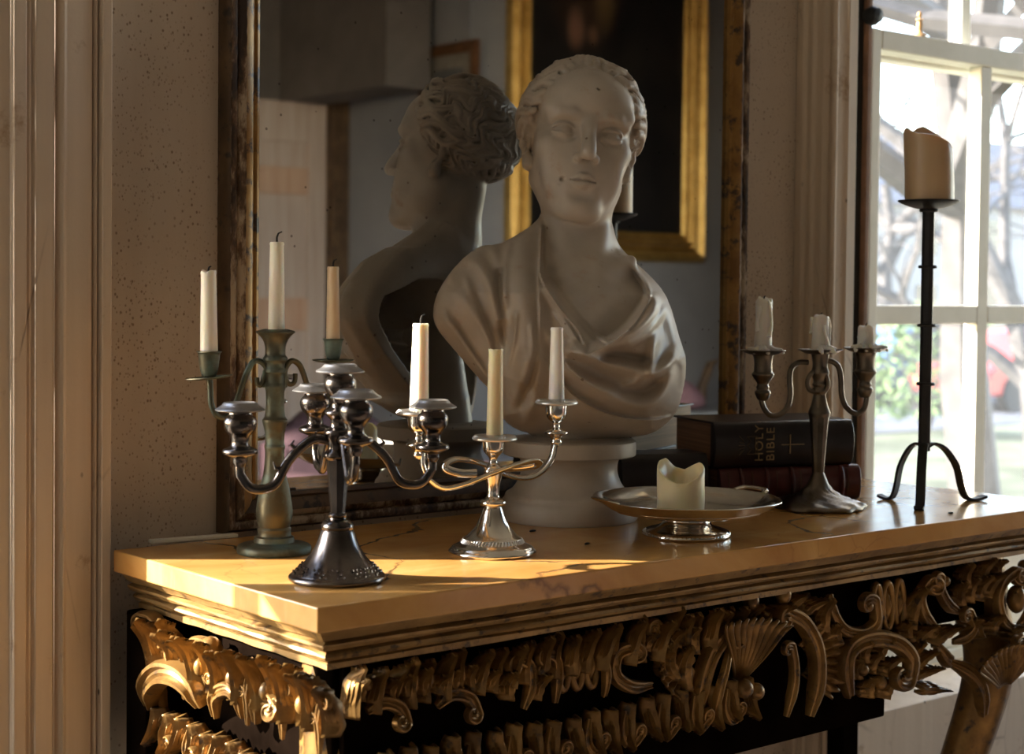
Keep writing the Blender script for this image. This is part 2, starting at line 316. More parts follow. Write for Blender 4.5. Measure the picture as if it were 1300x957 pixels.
# ---------------------------------------------------------------- the room
WALL, GLASS = 1.640, 1.627                     # plaster face of the pier, mirror glass
def boxo(name, lo, hi, mat, parent=None, bevel=0, smooth=0):
    return MB().box(lo, hi).build(name, mat, parent, smooth=smooth, bevel=bevel)
X0, X1, YB, ZC, XS = -2.2, 7.6, -4.1, 3.3, 5.6
struct(boxo('floor', (X0 - .3, YB - .3, -.12), (X1 + .3, 2.05, 0), MT['floor']))
struct(boxo('ceiling', (X0 - .3, YB - .3, ZC), (X1 + .3, 2.05, ZC + .15), MT['ceiling']))
struct(boxo('wall_pier', (.66, WALL, 0), (1.96, 1.97, ZC), MT['plaster']), 'speckled warm grey plaster between the two windows')
w = MB()                                       # the rest of the window wall: round the openings
w.box((X0, WALL, 0), (-1.95, 1.97, ZC)); w.box((-1.95, WALL, 0), (.66, 1.97, .55)); w.box((-1.95, WALL, 2.75), (.66, 1.97, ZC))
w.box((4.55, WALL, 0), (XS + .25, 1.97, ZC)); w.box((1.96, WALL, 0), (4.55, 1.97, .50)); w.box((1.96, WALL, 2.75), (4.55, 1.97, ZC))
struct(w.build('wall_window_side', MT['trim'], smooth=0))
struct(boxo('wall_left', (X0 - .2, YB, 0), (X0, 2.0, ZC), MT['plaster']))
w = MB(); w.box((X1, YB, 0), (X1 + .2, -1.6, ZC)); w.box((XS, -1.6, 0), (X1 + .2, -1.4, ZC))
w.box((XS, -1.4, 0), (XS + .25, .10, ZC)); w.box((XS, 1.35, 0), (XS + .25, WALL, ZC)); w.box((XS, .10, 0), (XS + .25, 1.35, .5)); w.box((XS, .10, 2.9), (XS + .25, 1.35, ZC))
struct(w.build('wall_right', MT['wall_blue'], smooth=0))
struct(boxo('wall_back', (X0, YB - .2, 0), (X1, YB, ZC), MT['wall_dark']), 'brown grey wall behind the camera, seen in the mirror')
struct(boxo('wall_chimney_breast', (4.90, YB, 0), (X1, -2.96, ZC), MT['wall_blue']), 'blue grey wall that comes forward, seen in the mirror')
struct(boxo('trim_alcove', (4.80, YB, 0), (4.90, -3.98, 2.9), MT['frame_dark']), 'dark upright strip beside the pine door')
# sloping boxed stair end over the door (dark soffit seen in the mirror)
struct(MB().box((4.545, YB, 2.14), (4.805, -3.15, 3.3)).build('trim_over_door', MT['wall_dark'], smooth=0), 'dark boxed corner over the pine door, seen in the mirror')
struct(boxo('baseboard_back', (X0, YB, 0), (3.70, YB + .02, .2), MT['trim'], None, .004)); struct(boxo('baseboard_right', (X1 - .02, -2.9, 0), (X1, -1.62, .2), MT['trim'], None, .004))
# ---- left architrave: fascias, beads and a hollow, run from floor to ceiling
def plan_strip(name, pts, z0, z1, mat, label=None):
    return struct(MB().prism(pts, 'z', z0, z1).build(name, mat, smooth=30, bevel=.0015, seg=1), label)
TF = 1.605
def xa(px): return float(at_y(px, 300, TF)[0])
P = [(.655, WALL), (.655, TF + .008), (xa(16), TF + .006)]
P += [(xa(18), TF), (xa(34), TF), (xa(36), TF + .007), (xa(40), TF + .003), (xa(43), TF + .0075), (xa(46), TF + .001)]
P += [(xa(68), TF), (xa(70), TF + .010), (xa(74), TF + .010), (xa(76), TF + .002), (xa(80), TF - .003), (xa(84), TF), (xa(112), TF + .001), (xa(119), TF + .004)]
P += [(xa(120.5), TF + .012), (xa(122), TF + .004), (xa(124), TF + .001), (xa(126), TF + .010), (xa(128), TF - .004), (xa(139.5), TF - .005), (xa(140.5), TF), (xa(140.5), WALL)]
plan_strip('trim_left', P, 0, ZC, MT['trim'], 'moulded old painted architrave at the left edge')
# ---- right architrave, seen from its side
P = [(1.921, WALL), (1.921, 1.626), (1.928, 1.622), (1.924, 1.612), (1.928, 1.606), (1.926, 1.592), (1.932, 1.584), (1.926, 1.574), (1.929, 1.5695), (1.934, 1.5695), (1.938, 1.575), (1.958, 1.574), (1.960, 1.571), (1.963, 1.571), (1.965, 1.577), (1.990, 1.578), (1.992, 1.584), (1.992, WALL)]
plan_strip('trim_right', P, 0, ZC, MT['trim'], 'stepped painted architrave between mirror and right window')
struct(boxo('trim_gap_shade', (1.995, 1.812, .5), (2.318, 1.822, 2.75), MT['gap_shade']), 'near black board painted as shade in the gap beside the right window')  # near-black board, its colour stands for the shade in the gap
struct(boxo('trim_shutter_edge', (float(at_y(1097.5, 300, 1.80)[0]), 1.80, .5), (float(at_y(1104, 300, 1.80)[0]), 1.811, 2.75), MT['shutter'], None, .003), 'brown wooden edge beside the right window')
o = MB().lathe([(.0, -.016), (.013, -.014), (.017, 0), (.012, .012), (0, .014)], 16, cap=False).build('shutter_knob', MT['iron']); o.rotation_euler = (math.pi / 2, 0, 0); o.location = tuple(at_y(1109, 20, 1.79))
tag(o, 'small round dark knob on the brown edge at the top of the right window', 'knob')
# ---- sash windows: frame pieces, glazing bars and panes are parts
def sash(root, y, z0, z1, xs, zs, bar=.024, dep=.034, stile=.028, top=.036, bot=.06):
    """xs: bar centres incl. outer edges, zs: likewise"""
    xa_, xb_ = xs[0], xs[-1]
    boxo('stile', (xa_, y, z0), (xa_ + stile, y + dep, z1), MT['sash'], root, .003); boxo('stile', (xb_ - stile, y, z0), (xb_, y + dep, z1), MT['sash'], root, .003)
    boxo('rail', (xa_ + stile, y, z1 - top), (xb_ - stile, y + dep + .012, z1), MT['sash'], root, .003); boxo('rail', (xa_ + stile, y, z0), (xb_ - stile, y + dep, z0 + bot), MT['sash'], root, .003)
    for x in xs[1:-1]: boxo('glazing_bar', (x - bar / 2, y + .003, z0 + bot), (x + bar / 2, y + dep - .002, z1 - top), MT['sash'], root, .002)
    edges = [xa_ + stile] + [q for x in xs[1:-1] for q in (x - bar / 2, x + bar / 2)] + [xb_ - stile]
    for z in zs[1:-1]:
        for i in range(0, len(edges), 2): boxo('glazing_bar', (edges[i], y + .003, z - bar / 2), (edges[i + 1], y + dep - .002, z + bar / 2), MT['sash'], root, .002)
    zz = [z0 + bot] + [q for z in zs[1:-1] for q in (z - bar / 2, z + bar / 2)] + [z1 - top]
    for i in range(0, len(edges), 2):
        for j in range(0, len(zz), 2):
            MB().add([(edges[i], y + dep * .6, zz[j]), (edges[i + 1], y + dep * .6, zz[j]), (edges[i + 1], y + dep * .6, zz[j + 1]), (edges[i], y + dep * .6, zz[j + 1])], [(0, 1, 2, 3)]).build('pane', MT['glass'], root, smooth=0)
def win(name, label):
    o = bpy.data.objects.new(name, None); COL.objects.link(o); o['kind'] = 'structure'; o['label'] = label; return o
w2 = win('window_2', 'cream sash window with many panes on the right')
sash(w2, 1.81, .52, 1.643, [2.32, 2.669, 3.02, 3.37, 3.72, 4.07, 4.45], [.52, .66, 1.141, 1.643], bar=.034)
sash(w2, 1.858, 1.60, 2.74, [2.32, 2.669, 3.02, 3.37, 3.72, 4.07, 4.45], [1.60, 2.12, 2.74], bar=.03, bot=.04)
boxo('jamb', (4.45, 1.80, .5), (4.54, 1.9, 2.75), MT['sash'], w2); boxo('sill', (2.32, 1.80, .49), (4.54, 1.96, .52), MT['sash'], w2, .003)
w3 = win('window_3', 'wide window in the right hand wall, out of view')
for k in range(4): boxo('glazing_bar', (XS + .10, .10 + 1.22 * k / 3, .5), (XS + .14, .10 + 1.22 * k / 3 + .03, 2.9), MT['sash'], w3)
w1 = win('window_1', 'sash window out of view on the left that lets the sun in')
sash(w1, 1.81, .57, 1.66, [-1.93, -1.5, -1.05, -.6, -.12, .10, .655], [.57, .70, 1.66], bar=.03, stile=.03)
sash(w1, 1.858, 1.62, 2.74, [-1.93, -1.5, -1.05, -.6, -.12, .10, .655], [1.62, 2.74], bar=.03, stile=.03, bot=.035)
# added unseen panel at the left window, blocks sun to shape the shaft
s_ = struct(bpy.data.objects.new('shutter', None), 'added unseen panel blocking the sun over part of the left window'); COL.objects.link(s_); s_.name = 'trim_sun_blocker'
boxo('blocker_panel', (-.055, 1.765, 1.215), (.117, 1.79, 2.72), MT['trim'], s_, .003)
# tiny figure standing on the meeting rail
t = thing('ornament', 'tiny gilt figure standing on the rail of the right window', 'ornament', at_y(1167, 52, 1.825) * np.array((1, 1, 0)) + np.array((0, 0, 1.6435)))
MB().lathe([(.012, 0), (.012, .004), (.006, .007), (.004, .012)], 12).build('foot', MT['gold_figure'], t)
MB().lathe(sm([(.004, .012), (.006, .02), (.0045, .028), (.002, .034), (.0045, .039), (.004, .044), (.0, .047)], 3), 10, cap=False).tube([(-.009, 0, .031), (0, 0, .028), (.009, 0, .033)], .0016, 6).build('figure', MT['gold_figure'], t)
# ---- what the mirror shows of the room behind
t = thing('door', 'stripped pine panelled door reflected in the mirror', 'door', (4.32, YB + .03, 0))
def bx(n, x0, x1, z0, z1, y1, mat): boxo(n, (x0, -.02, z0), (x1, y1, z1), MT[mat], t, .004)
W_ = .48
bx('rail', -W_, W_, 1.93, 2.14, .022, 'pine_pale'); bx('rail', -W_, W_, 1.66, 1.80, .022, 'pine'); bx('rail', -W_, W_, .95, 1.12, .022, 'pine'); bx('rail', -W_, W_, .0, .2, .022, 'pine')
bx('stile', -W_, -W_ + .11, 0, 2.14, .024, 'pine'); bx('stile', W_ - .11, W_, 0, 2.14, .024, 'pine_pale'); bx('stile', -.07, .06, .2, 1.66, .022, 'pine_pale')
for a, b in ((-W_ + .11, -.07), (.06, W_ - .11)):
    bx('panel', a, b, 1.12, 1.66, .006, 'pine' if a < 0 else 'pine_pale'); bx('panel', a, b, .2, .95, .006, 'pine_pale')
bx('panel', -W_ + .11, W_ - .11, 1.80, 1.93, .008, 'pine_pale')
def framed(name, label, loc, rz, w, h, fw, fd, fmat, body, bands, cat='picture'):
    t = thing(name, label, cat, loc, rz)
    for (a, b, c, d, hor) in ((-w / 2, -h / 2, w / 2, -h / 2, 1), (-w / 2, h / 2, w / 2, h / 2, 1), (-w / 2, -h / 2, -w / 2, h / 2, 0), (w / 2, -h / 2, w / 2, h / 2, 0)):
        m = MB(); sgn = 1 if (b > 0 if hor else a > 0) else -1
        for (u0, u1, p0, p1) in bands:        # offsets inward from the outer edge, heights
            sect = [(u0, 0), (u0, p0), ((u0 + u1) / 2, p1), (u1, p0), (u1, 0)]
            L_ = (w if hor else h) / 2
            V = []
            for e in (-1, 1):
                for (u, p) in sect:
                    lng = e * (L_ - u)
                    V.append((lng, p, sgn * (h / 2 - u)) if hor else (sgn * (w / 2 - u), p, lng))
            n = len(sect); m.add(V, [(i, (i + 1) % n, n + (i + 1) % n, n + i) for i in range(n)] + [tuple(range(n)), tuple(range(n, 2 * n))])
        m.build('frame_rail', fmat, t, smooth=0)
    body(t); return t
xl, xr = float(at_y(641, 250, 2 * GLASS + 2.95)[0]), float(at_y(888, 250, 2 * GLASS + 2.95)[0]); zb = float(at_y(800, 331, 2 * GLASS + 2.95)[2])
pw = xr - xl; ph = 1.75
def canvas(t):
    o = boxo('canvas', (-pw / 2 + .14, .004, -ph / 2 + .14), (pw / 2 - .14, .02, ph / 2 - .14), MT['canvas'], t)
    me = o.data
    for v in me.vertices: v.co.x += pw / 2 - .14; v.co.z += ph / 2 - .14
    o.location = (-pw / 2 + .14, 0, -ph / 2 + .14); o.scale = (1, 1, 1)
framed('portrait_painting', 'large dark portrait in a wide gilt frame reflected in the mirror', ((xl + xr) / 2, -2.955, zb + ph / 2), 0, pw, ph, .14, .06, MT['bright_gilt'], canvas,
       [(0, .055, .05, .075), (.058, .085, .03, .05), (.090, .118, .035, .055), (.122, .150, .02, .032)])
yq0, yq1 = 2 * GLASS - float(at_x(535, 90, 4.895)[1]), 2 * GLASS - float(at_x(609, 90, 4.895)[1]); zq = float(at_x(572, 56, 4.895)[2])
def print_(t):
    boxo('mount', (-.30, .003, -.30), (.30, .010, .30), MT['mount'], t); boxo('print', (-.20, .010, -.2), (.2, .012, .2), MT['picture_ground'], t)
fw_ = abs(yq1 - yq0); o = framed('framed_print', 'small dark print in a brown frame reflected left of the gilt frame', (4.896, (yq0 + yq1) / 2, zq - .40), math.pi / 2, fw_, .80, .05, .03, MT['brown_frame'], lambda t: (boxo('mount', (-fw_ / 2 + .05, .003, -.35), (fw_ / 2 - .05, .010, .35), MT['mount'], t), boxo('print', (-fw_ / 2 + .12, .010, -.28), (fw_ / 2 - .12, .012, .28), MT['picture_ground'], t)), [(0, .055, .02, .032)])
# seat with mauve back and a linen cushion, a slate shelf with a pink cloth: low blurred things in the mirror
def refl(px, py, yv): p = at_y(px, py, yv); return np.array((p[0], 2 * GLASS - p[1], p[2]))
p = refl(505, 520, 4.3); p[2] -= .10; t = thing('armchair', 'mauve upholstered armchair reflected low in the mirror', 'chair', (p[0], p[1], 0), math.radians(160))
b = MB(); b.tube([(-.30, .25, .45), (-.31, .27, .65), (-.2, .28, p[2] + .02), (.1, .28, p[2] + .05), (.3, .27, .66), (.30, .25, .45)], .05, 10); b.box((-.27, .22, .42), (.27, .30, p[2])); b.build('backrest', MT['mauve'], t)
MB().box((-.31, -.28, .30), (.31, .24, .45)).build('seat', MT['mauve'], t, bevel=.03)
for sx in (-1, 1):
    MB().box((sx * .31 - .045, -.26, .3), (sx * .31 + .045, .25, .6)).build('armrest', MT['mauve'], t, bevel=.03)
    for sy in (-.24, .22): MB().lathe([(.016, 0), (.026, .12), (.03, .30)], 10, c=(sx * .27, sy, 0)).build('leg', MT['brown_frame'], t)
p = refl(492, 560, 3.7); t = thing('cushion', 'cream linen cushion with scalloped edge reflected low behind the tarnished candelabrum', 'cushion', (p[0], p[1], 0))
t2 = t
MB().lathe(sm([(.02, p[2] - .0945), (.13, p[2] - .07), (.15, p[2] - .02), (.10, p[2] + .02), (.02, p[2] + .035)], 3), 48, fn=lambda r, z, a, j: (r * (1 + .05 * math.cos(12 * a)), z)).build('cover', MT['lace'], t)
MB().lathe([(.16, 0), (.16, .03), (.03, .06), (.03, p[2] - .12), (.15, p[2] - .11), (.15, p[2] - .095)], 20).build('stool_top', MT['brown_frame'], None)
o = bpy.data.objects['stool_top']; o.name = 'pedestal_stool'; o.location = (p[0], p[1], 0); tag(o, 'brown pedestal stool under the linen cushion, low in the mirror', 'stool')
p = refl(880, 517, 5.2); t = thing('side_table', 'grey slate topped side table reflected right of the bust', 'table', (p[0], p[1], 0), math.radians(0))
MB().box((-.30, -.20, p[2] - .05), (.16, .20, p[2])).build('table_top', MT['grey_stone'], t, bevel=.005)
for a in (-.26, .12):
    for b in (-.16, .16): MB().lathe([(.018, 0), (.025, p[2] - .05)], 8, c=(a, b, 0)).build('leg', MT['brown_frame'], t)
o = MB().lathe(sm([(.0, 0), (.09, .0), (.12, .03), (.10, .08), (.05, .12), (0, .13)], 3), 24, fn=lambda r, z, a, j: (r * (1 + .08 * math.sin(3 * a + z * 20)), z), cap=False).build('folded_cloth', MT['pink']); o.location = (p[0] - .10, p[1], p[2] + .001); tag(o, 'faded pink cloth heaped on the reflected slate table', 'cloth')
o = MB().tube([(0, 0, 0), (.02, 0, .10), (.07, 0, .19), (.12, 0, .21)], [.03, .022, .02, .008], 10).build('carved_bird', MT['frame_dark']); o.location = (p[0] + .06, p[1] - .02, p[2] + .001); tag(o, 'dark slanting carved piece beside the pink cloth in the mirror', 'ornament')
# ---------------------------------------------------------------- the pier glass
t = thing('pier_mirror', 'tall old mirror in a worn dark gilt frame on the wall behind the bust', 'mirror', (0, 0, 0))
XL, XR, ZB, ZT = float(at_y(276, 300, WALL)[0]), float(at_y(951, 300, 1.617)[0]), .9002, 2.35
prof_m = [(0, WALL), (0, 1.626), (.0015, 1.620), (.004, 1.617), (.009, 1.616), (.012, 1.6175), (.0135, 1.6215), (.016, 1.617), (.022, 1.6145), (.030, 1.616), (.036, 1.621), (.0385, 1.6185), (.042, 1.620), (.0425, GLASS + .004), (.0425, WALL)]
mats_m = [0] * 3 + [1] * 4 + [2] * 8
def rail_(kind):
    parts = {0: MB(), 1: MB(), 2: MB()}
    groups = [(0, 3, 0), (3, 8, 1), (8, 13, 2)]
    for (a, b, k) in groups:
        sec = prof_m[a:b + 1]; V = []; n = len(sec); N = 150
        for i in range(N + 1):
            for (u, y) in sec:
                jig = (.0011 if k == 1 else .0005) * math.sin(i * 12.9 + u * 900) * math.sin(i * 3.1 + a)
                if kind == 'L': e0, e1 = ZB + u, ZT - u; V.append((XL + u, y + jig, e0 + (e1 - e0) * i / N))
                if kind == 'R': e0, e1 = ZB + u, ZT - u; V.append((XR - u, y + jig, e0 + (e1 - e0) * i / N))
                if kind == 'B': e0, e1 = XL + u, XR - u; V.append((e0 + (e1 - e0) * i / N, y + jig, ZB + u))
                if kind == 'T': e0, e1 = XL + u, XR - u; V.append((e0 + (e1 - e0) * i / N, y + jig, ZT - u))
        parts[k].add(V, [(i * n + q, i * n + q + 1, (i + 1) * n + q + 1, (i + 1) * n + q) for i in range(N) for q in range(n - 1)])
    r = parts[2].build('frame_rail', MT['frame_dark' if kind == 'B' else 'bole'], t, smooth=50)
    parts[0].build('outer_edge', MT['frame_dark'], r, smooth=50); parts[1].build('gesso_ridge', MT['gesso'], r, smooth=50)
for k in 'LRBT': rail_(k)
boxo('mirror_glass', (XL + .036, GLASS, ZB + .036), (XR - .036, GLASS + .004, ZT - .036), MT['mirror'], t)
o = MB().box((-.05, -.006, 0), (.05, .006, .004)).build('wood_strip', MT['sash'], None, bevel=.001); o.location = tuple(at_z(246, 685.5)); o.rotation_euler = (0, 0, math.radians(-8)); tag(o, 'thin pale strip of wood at the back of the marble beside the mirror', 'strip')
# ---------------------------------------------------------------- marble top and the carved, gilt console table under it
TX0, TX1, TY0, TY1 = .7835, 1.988, 1.2005, 1.594
slab = MB().box((TX0, TY0, .8768), (TX1, TY1, .9)).build('marble_slab', MT['marble'], None, smooth=0, bevel=.0016)
tag(slab, 'thick yellow ochre marble slab with cracks, top of the console table', 'table top')
tb = thing('console_table', 'carved dark gilt rococo console table under the yellow marble top', 'table', ((TX0 + TX1) / 2, 1.40, 0))
TBO = np.array(((TX0 + TX1) / 2, 1.40, 0))
# stepped gilt moulding below the slab, on the left end, the front and the right end
stp = [(.010, .8768), (.008, .8765), (.008, .8755), (.0095, .8735), (.013, .870), (.0165, .8655), (.0235, .865), (.0235, .8635), (.0165, .861), (.0165, .859), (.020, .8555), (.029, .8545), (.029, .853), (.0235, .8505), (.0225, .848), (.026, .8445), (.034, .844), (.034, .8425), (.0295, .841), (.0295, .8355), (.037, .8345), (.05, .8345), (.05, .8768)]
def mould(name, which):
    V = []; n = len(stp)
    for e in (0, 1):
        for (q, z) in stp:
            if which == 'front': V.append((TX0 + q if e == 0 else TX1 - q, TY0 + q, z))
            elif which == 'left': V.append((TX0 + q, TY0 + q if e == 0 else TY1, z))
            else: V.append((TX1 - q, TY0 + q if e == 0 else TY1, z))
    V = [np.array(v) - TBO for v in V]
    m = MB(); N = 40; VV = []
    for i in range(N + 1):
        for k in range(n):
            p = V[k] + (V[n + k] - V[k]) * i / N; p[2] += .0005 * math.sin(i * 7.1 + k * 2.3); VV.append(p)
    m.add(VV, [(i * n + k, i * n + (k + 1) % n, (i + 1) * n + (k + 1) % n, (i + 1) * n + k) for i in range(N) for k in range(n)]); m.build(name, MT['gilt_moulding'], tb, smooth=30)
for q in ('front', 'left', 'right'): mould('moulding', q)
# dark grounds behind the carving, back frame, legs
def tbx(name, lo, hi, mat): return MB().box(np.array(lo) - TBO, np.array(hi) - TBO).build(name, mat, tb, smooth=0, bevel=.003)
xg = float(at_y(1118, 850, TY0 + .07)[0])
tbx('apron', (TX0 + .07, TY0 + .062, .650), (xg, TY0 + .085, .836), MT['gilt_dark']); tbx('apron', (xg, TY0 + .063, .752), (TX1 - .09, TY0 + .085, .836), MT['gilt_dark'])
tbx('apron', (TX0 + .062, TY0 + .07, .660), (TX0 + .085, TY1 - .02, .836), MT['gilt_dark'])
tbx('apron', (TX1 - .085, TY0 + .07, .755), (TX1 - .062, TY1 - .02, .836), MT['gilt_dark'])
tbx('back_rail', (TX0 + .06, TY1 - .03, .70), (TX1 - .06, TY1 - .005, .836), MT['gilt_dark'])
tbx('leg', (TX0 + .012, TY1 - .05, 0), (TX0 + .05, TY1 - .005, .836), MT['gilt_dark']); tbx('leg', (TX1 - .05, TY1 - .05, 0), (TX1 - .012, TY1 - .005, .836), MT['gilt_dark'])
def cab(name, x, y, sx, sy):                     # cabriole front legs
    pts = [(x, y, .835), (x - sx * .012, y - sy * .012, .76), (x - sx * .02, y - sy * .02, .66), (x + sx * .02, y + sy * .02, .45), (x + sx * .045, y + sy * .03, .25), (x + sx * .02, y + sy * .01, .09), (x - sx * .01, y - sy * .01, .02)]
    MB().tube([p - TBO for p in cat_curve(pts, 6)], [.044 - .024 * min(1, i / 26) + (.012 if i > 32 else 0) for i in range(len(cat_curve(pts, 6)))], 12).build(name, MT['gilt'], tb)
    MB().lathe([(.045, 0), (.05, .01), (.035, .03), (.02, .04)], 16, c=tuple(np.array((x - sx * .01, y - sy * .01, 0)) - TBO)).build('foot', MT['gilt'], tb)
cab('leg', TX0 + .105, TY0 + .115, 1, 1); cab('leg', TX1 - .095, TY0 + .10, -1, 1)
# --- carving. A plane is an origin-free map from a measured point to the carved face; N points out of it
class Face:
    def __init__(s, fn, N): s.fn = fn; s.N = np.array(N, float)
    def P(s, x, y, out=0.): return s.fn(x, y) + s.N * out - TBO
FR = Face(lambda x, y: at_y(x, y, TY0 + .060), (0, -1, 0)); LE = Face(lambda x, y: at_x(x, y, TX0 + .038), (-1, 0, 0))
def scroll(face, pts, r, out=.008, r1=None, lift=.012, mat='gilt', name='scroll', curl=0):
    """ribbed ribbon along measured points (x, y); optional volute at the end"""
    P = [np.array(p, float) for p in pts]
    if curl:
        d = P[-1] - P[-2]; L = np.linalg.norm(d); a = math.atan2(d[1], d[0]); c = P[-1]; R0 = abs(curl); s_ = 1 if curl > 0 else -1
        ctr = c + R0 * np.array((math.cos(a + s_ * math.pi / 2), math.sin(a + s_ * math.pi / 2)))
        for k in range(1, 12):
            t = a - s_ * math.pi / 2 + s_ * k * .62; R_ = R0 * (1 - .07 * k); P.append(ctr + R_ * np.array((math.cos(t), math.sin(t))))
    C = cat_curve(P, 4); n = len(C); W = [face.P(x, y, out + lift * math.sin(math.pi * min(1, i / (n - 1) * 1.0)) * .6 + lift * .4) for i, (x, y) in enumerate(C)]
    r1 = r if r1 is None else r1; rr = [(r + (r1 - r) * i / (n - 1)) * (.35 + .65 * min(1, (i + 1) / 4, (n - i) / 3)) for i in range(n)]
    sect = [(-1, -.7), (-1, .15), (-.78, .62), (-.5, .66), (-.28, .28), (0, .46), (.28, .28), (.5, .66), (.78, .62), (1, .15), (1, -.7)]
    return MB().tube(W, rr, sect=sect, up=face.N).build(name, MT[mat], tb, smooth=45)
def leaf(face, x, y, w, h, ang, out=.008, curl=.018, lobes=3, mat='gilt', name='acanthus_leaf'):
    """ribbed, lobed leaf rising from its measured base point; ang in degrees, 0 = up"""
    ca, sa = math.cos(math.radians(ang)), math.sin(math.radians(ang)); nu, nv = 14, 14; V = []
    for j in range(nv + 1):
        t = j / nv; wid = w * (math.sin(math.pi * min(1, .10 + .88 * t)) ** .7) * (.72 + .28 * abs(math.cos(lobes * math.pi * t)))
        for i in range(nu + 1):
            u = (i / nu - .5) * 2; lx = u * wid * .5; ly = -h * t * (1 - .10 * u * u)
            z = out + .012 * (1 - u * u) + .0016 * math.cos(u * math.pi * 2) + .0019 * math.cos(u * math.pi * 7) * (.4 + .6 * t) + curl * t ** 3 - .004 * abs(u) ** 3 + .002 * math.cos(lobes * 2 * math.pi * t) * abs(u)
            if t > .93: z -= .006 * (t - .93) / .07
            V.append(face.P(x + lx * ca - ly * sa * 1.0, y + lx * sa + ly * ca, z))
    m = MB(); m.add(V, [(j * (nu + 1) + i, j * (nu + 1) + i + 1, (j + 1) * (nu + 1) + i + 1, (j + 1) * (nu + 1) + i) for j in range(nv) for i in range(nu)])
    return m.build(name, MT[mat], tb, smooth=60, solid=.004)
def fan(face, x, y, r0, r1, a0, a1, ribs, out=.006, dome=.02, mat='gilt', name='shell', lip=.10):
    nu, nv = ribs * 6, 10; V = []
    for j in range(nv + 1):
        t = j / nv
        for i in range(nu + 1):
            u = i / nu; a = math.radians(a0 + (a1 - a0) * u); ph = math.cos(2 * math.pi * ribs * u); r = r0 + (r1 - r0) * t * (1 + lip * .5 * ph * t * t)
            z = out + dome * math.sin(math.pi * .5 * t) + .0042 * ph * (.25 + .75 * t) + (.006 * (t - .85) / .15 if t > .85 else 0)
            V.append(face.P(x + r * math.sin(a), y - r * math.cos(a), z))
    m = MB(); m.add(V, [(j * (nu + 1) + i, j * (nu + 1) + i + 1, (j + 1) * (nu + 1) + i + 1, (j + 1) * (nu + 1) + i) for j in range(nv) for i in range(nu)])
    return m.build(name, MT[mat], tb, smooth=70, solid=.003)
def bead(face, x, y, r, out=.014, sq=1., mat='gilt', name='bead'):
    c = face.P(x, y, out); return MB().lathe([(r * math.sin(a), -r * sq * math.cos(a)) for a in np.linspace(.08, math.pi - .08, 9)], 14, c=tuple(c)).build(name, MT[mat], tb)
def flute(face, x, y, w, h, out=.010, mat='gilt'):
    """long oval boss inside a raised rim"""
    pts = [(x + w * .5 * math.cos(a), y + h * .5 * math.sin(a)) for a in np.linspace(0, 2 * math.pi, 21)[:-1]]
    m = MB().tube([face.P(px, py, out) for px, py in pts], .0042, 8, closed=True, up=face.N)
    V = []
    for j in range(6):
        t = j / 5
        for a in np.linspace(0, 2 * math.pi, 17)[:-1]: V.append(face.P(x + w * .33 * (1 - t) * math.cos(a), y + h * .42 * (1 - t) * math.sin(a), out - .004 + .010 * math.sin(t * math.pi / 2)))
    m.add(V, [(j * 16 + i, j * 16 + (i + 1) % 16, (j + 1) * 16 + (i + 1) % 16, (j + 1) * 16 + i) for j in range(5) for i in range(16)])
    return m.build('flute', MT[mat], tb, smooth=60)
# front: shell between double scrolls
fan(FR, 928, 872, 8, 92, -26, 27, 9, .010, .022)
bead(FR, 921, 868, .011, .028); bead(FR, 938, 872, .010, .026)
scroll(FR, [(872, 900), (876, 862), (886, 826), (903, 800)], .0105, .010, .008, .016, curl=9); scroll(FR, [(889, 905), (892, 868), (900, 838), (908, 818)], .006, .016, .004)
scroll(FR, [(981, 905), (988, 872), (989, 845), (984, 818)], .0065, .016, .004, curl=-6); scroll(FR, [(1014, 905), (1022, 862), (1018, 818), (1000, 786), (978, 774)], .0105, .010, .007, .018, curl=-7)
leaf(FR, 914, 800, 24, 34, -28); leaf(FR, 938, 792, 22, 30, 4); leaf(FR, 962, 790, 24, 32, 34); bead(FR, 935, 759, .0095, .022, 1.2); bead(FR, 976, 751, .0095, .022, 1.2); leaf(FR, 985, 780, 24, 34, 20); leaf(FR, 1005, 778, 22, 30, 40)
fan(FR, 1000, 838, 22, 56, 25, 140, 9, .004, .010, name='ribbed_wing'); fan(FR, 868, 842, 14, 46, -150, -20, 9, .004, .010, name='ribbed_wing')
leaf(FR, 860, 872, 34, 60, -10); leaf(FR, 846, 858, 30, 46, -30); leaf(FR, 866, 818, 26, 30, -15); bead(FR, 858, 800, .008); leaf(FR, 838, 826, 20, 34, 5)
# front, to the left of the shell
scroll(FR, [(815, 866), (788, 868), (766, 852), (768, 826), (786, 818)], .0075, .010, .006, .012, curl=8)
scroll(FR, [(838, 830), (828, 806), (818, 790)], .006, .012, .005, curl=-8); leaf(FR, 806, 822, 18, 24, 0)
for x in (706, 724, 742): flute(FR, x, 846 - (x - 700) * .12, 14, 56)
scroll(FR, [(755, 880), (752, 846), (748, 818)], .006, .010, .004); scroll(FR, [(692, 888), (694, 856), (690, 832), (676, 824)], .006, .011, .005, curl=-7)
scroll(FR, [(652, 896), (660, 866), (656, 840), (640, 832)], .0065, .011, .005, curl=-8); leaf(FR, 668, 884, 20, 36, 5); leaf(FR, 634, 884, 22, 40, -8)
for i, x in enumerate((444, 462, 482, 502, 522, 542, 562, 584, 606)):
    y0 = 884 - (x - 440) * .085; leaf(FR, x, y0, 19, 32 + 6 * math.sin(i * 2.1), -8 + 9 * math.sin(i * 1.7), .010, .016, 3)
    bead(FR, x + 9, y0 - 20, .0055, .018, 1.2)
scroll(FR, [(452, 898), (470, 886), (490, 892), (496, 908)], .007, .014, .005, curl=6); scroll(FR, [(540, 892), (556, 876), (578, 880), (586, 898)], .007, .014, .005, curl=6)
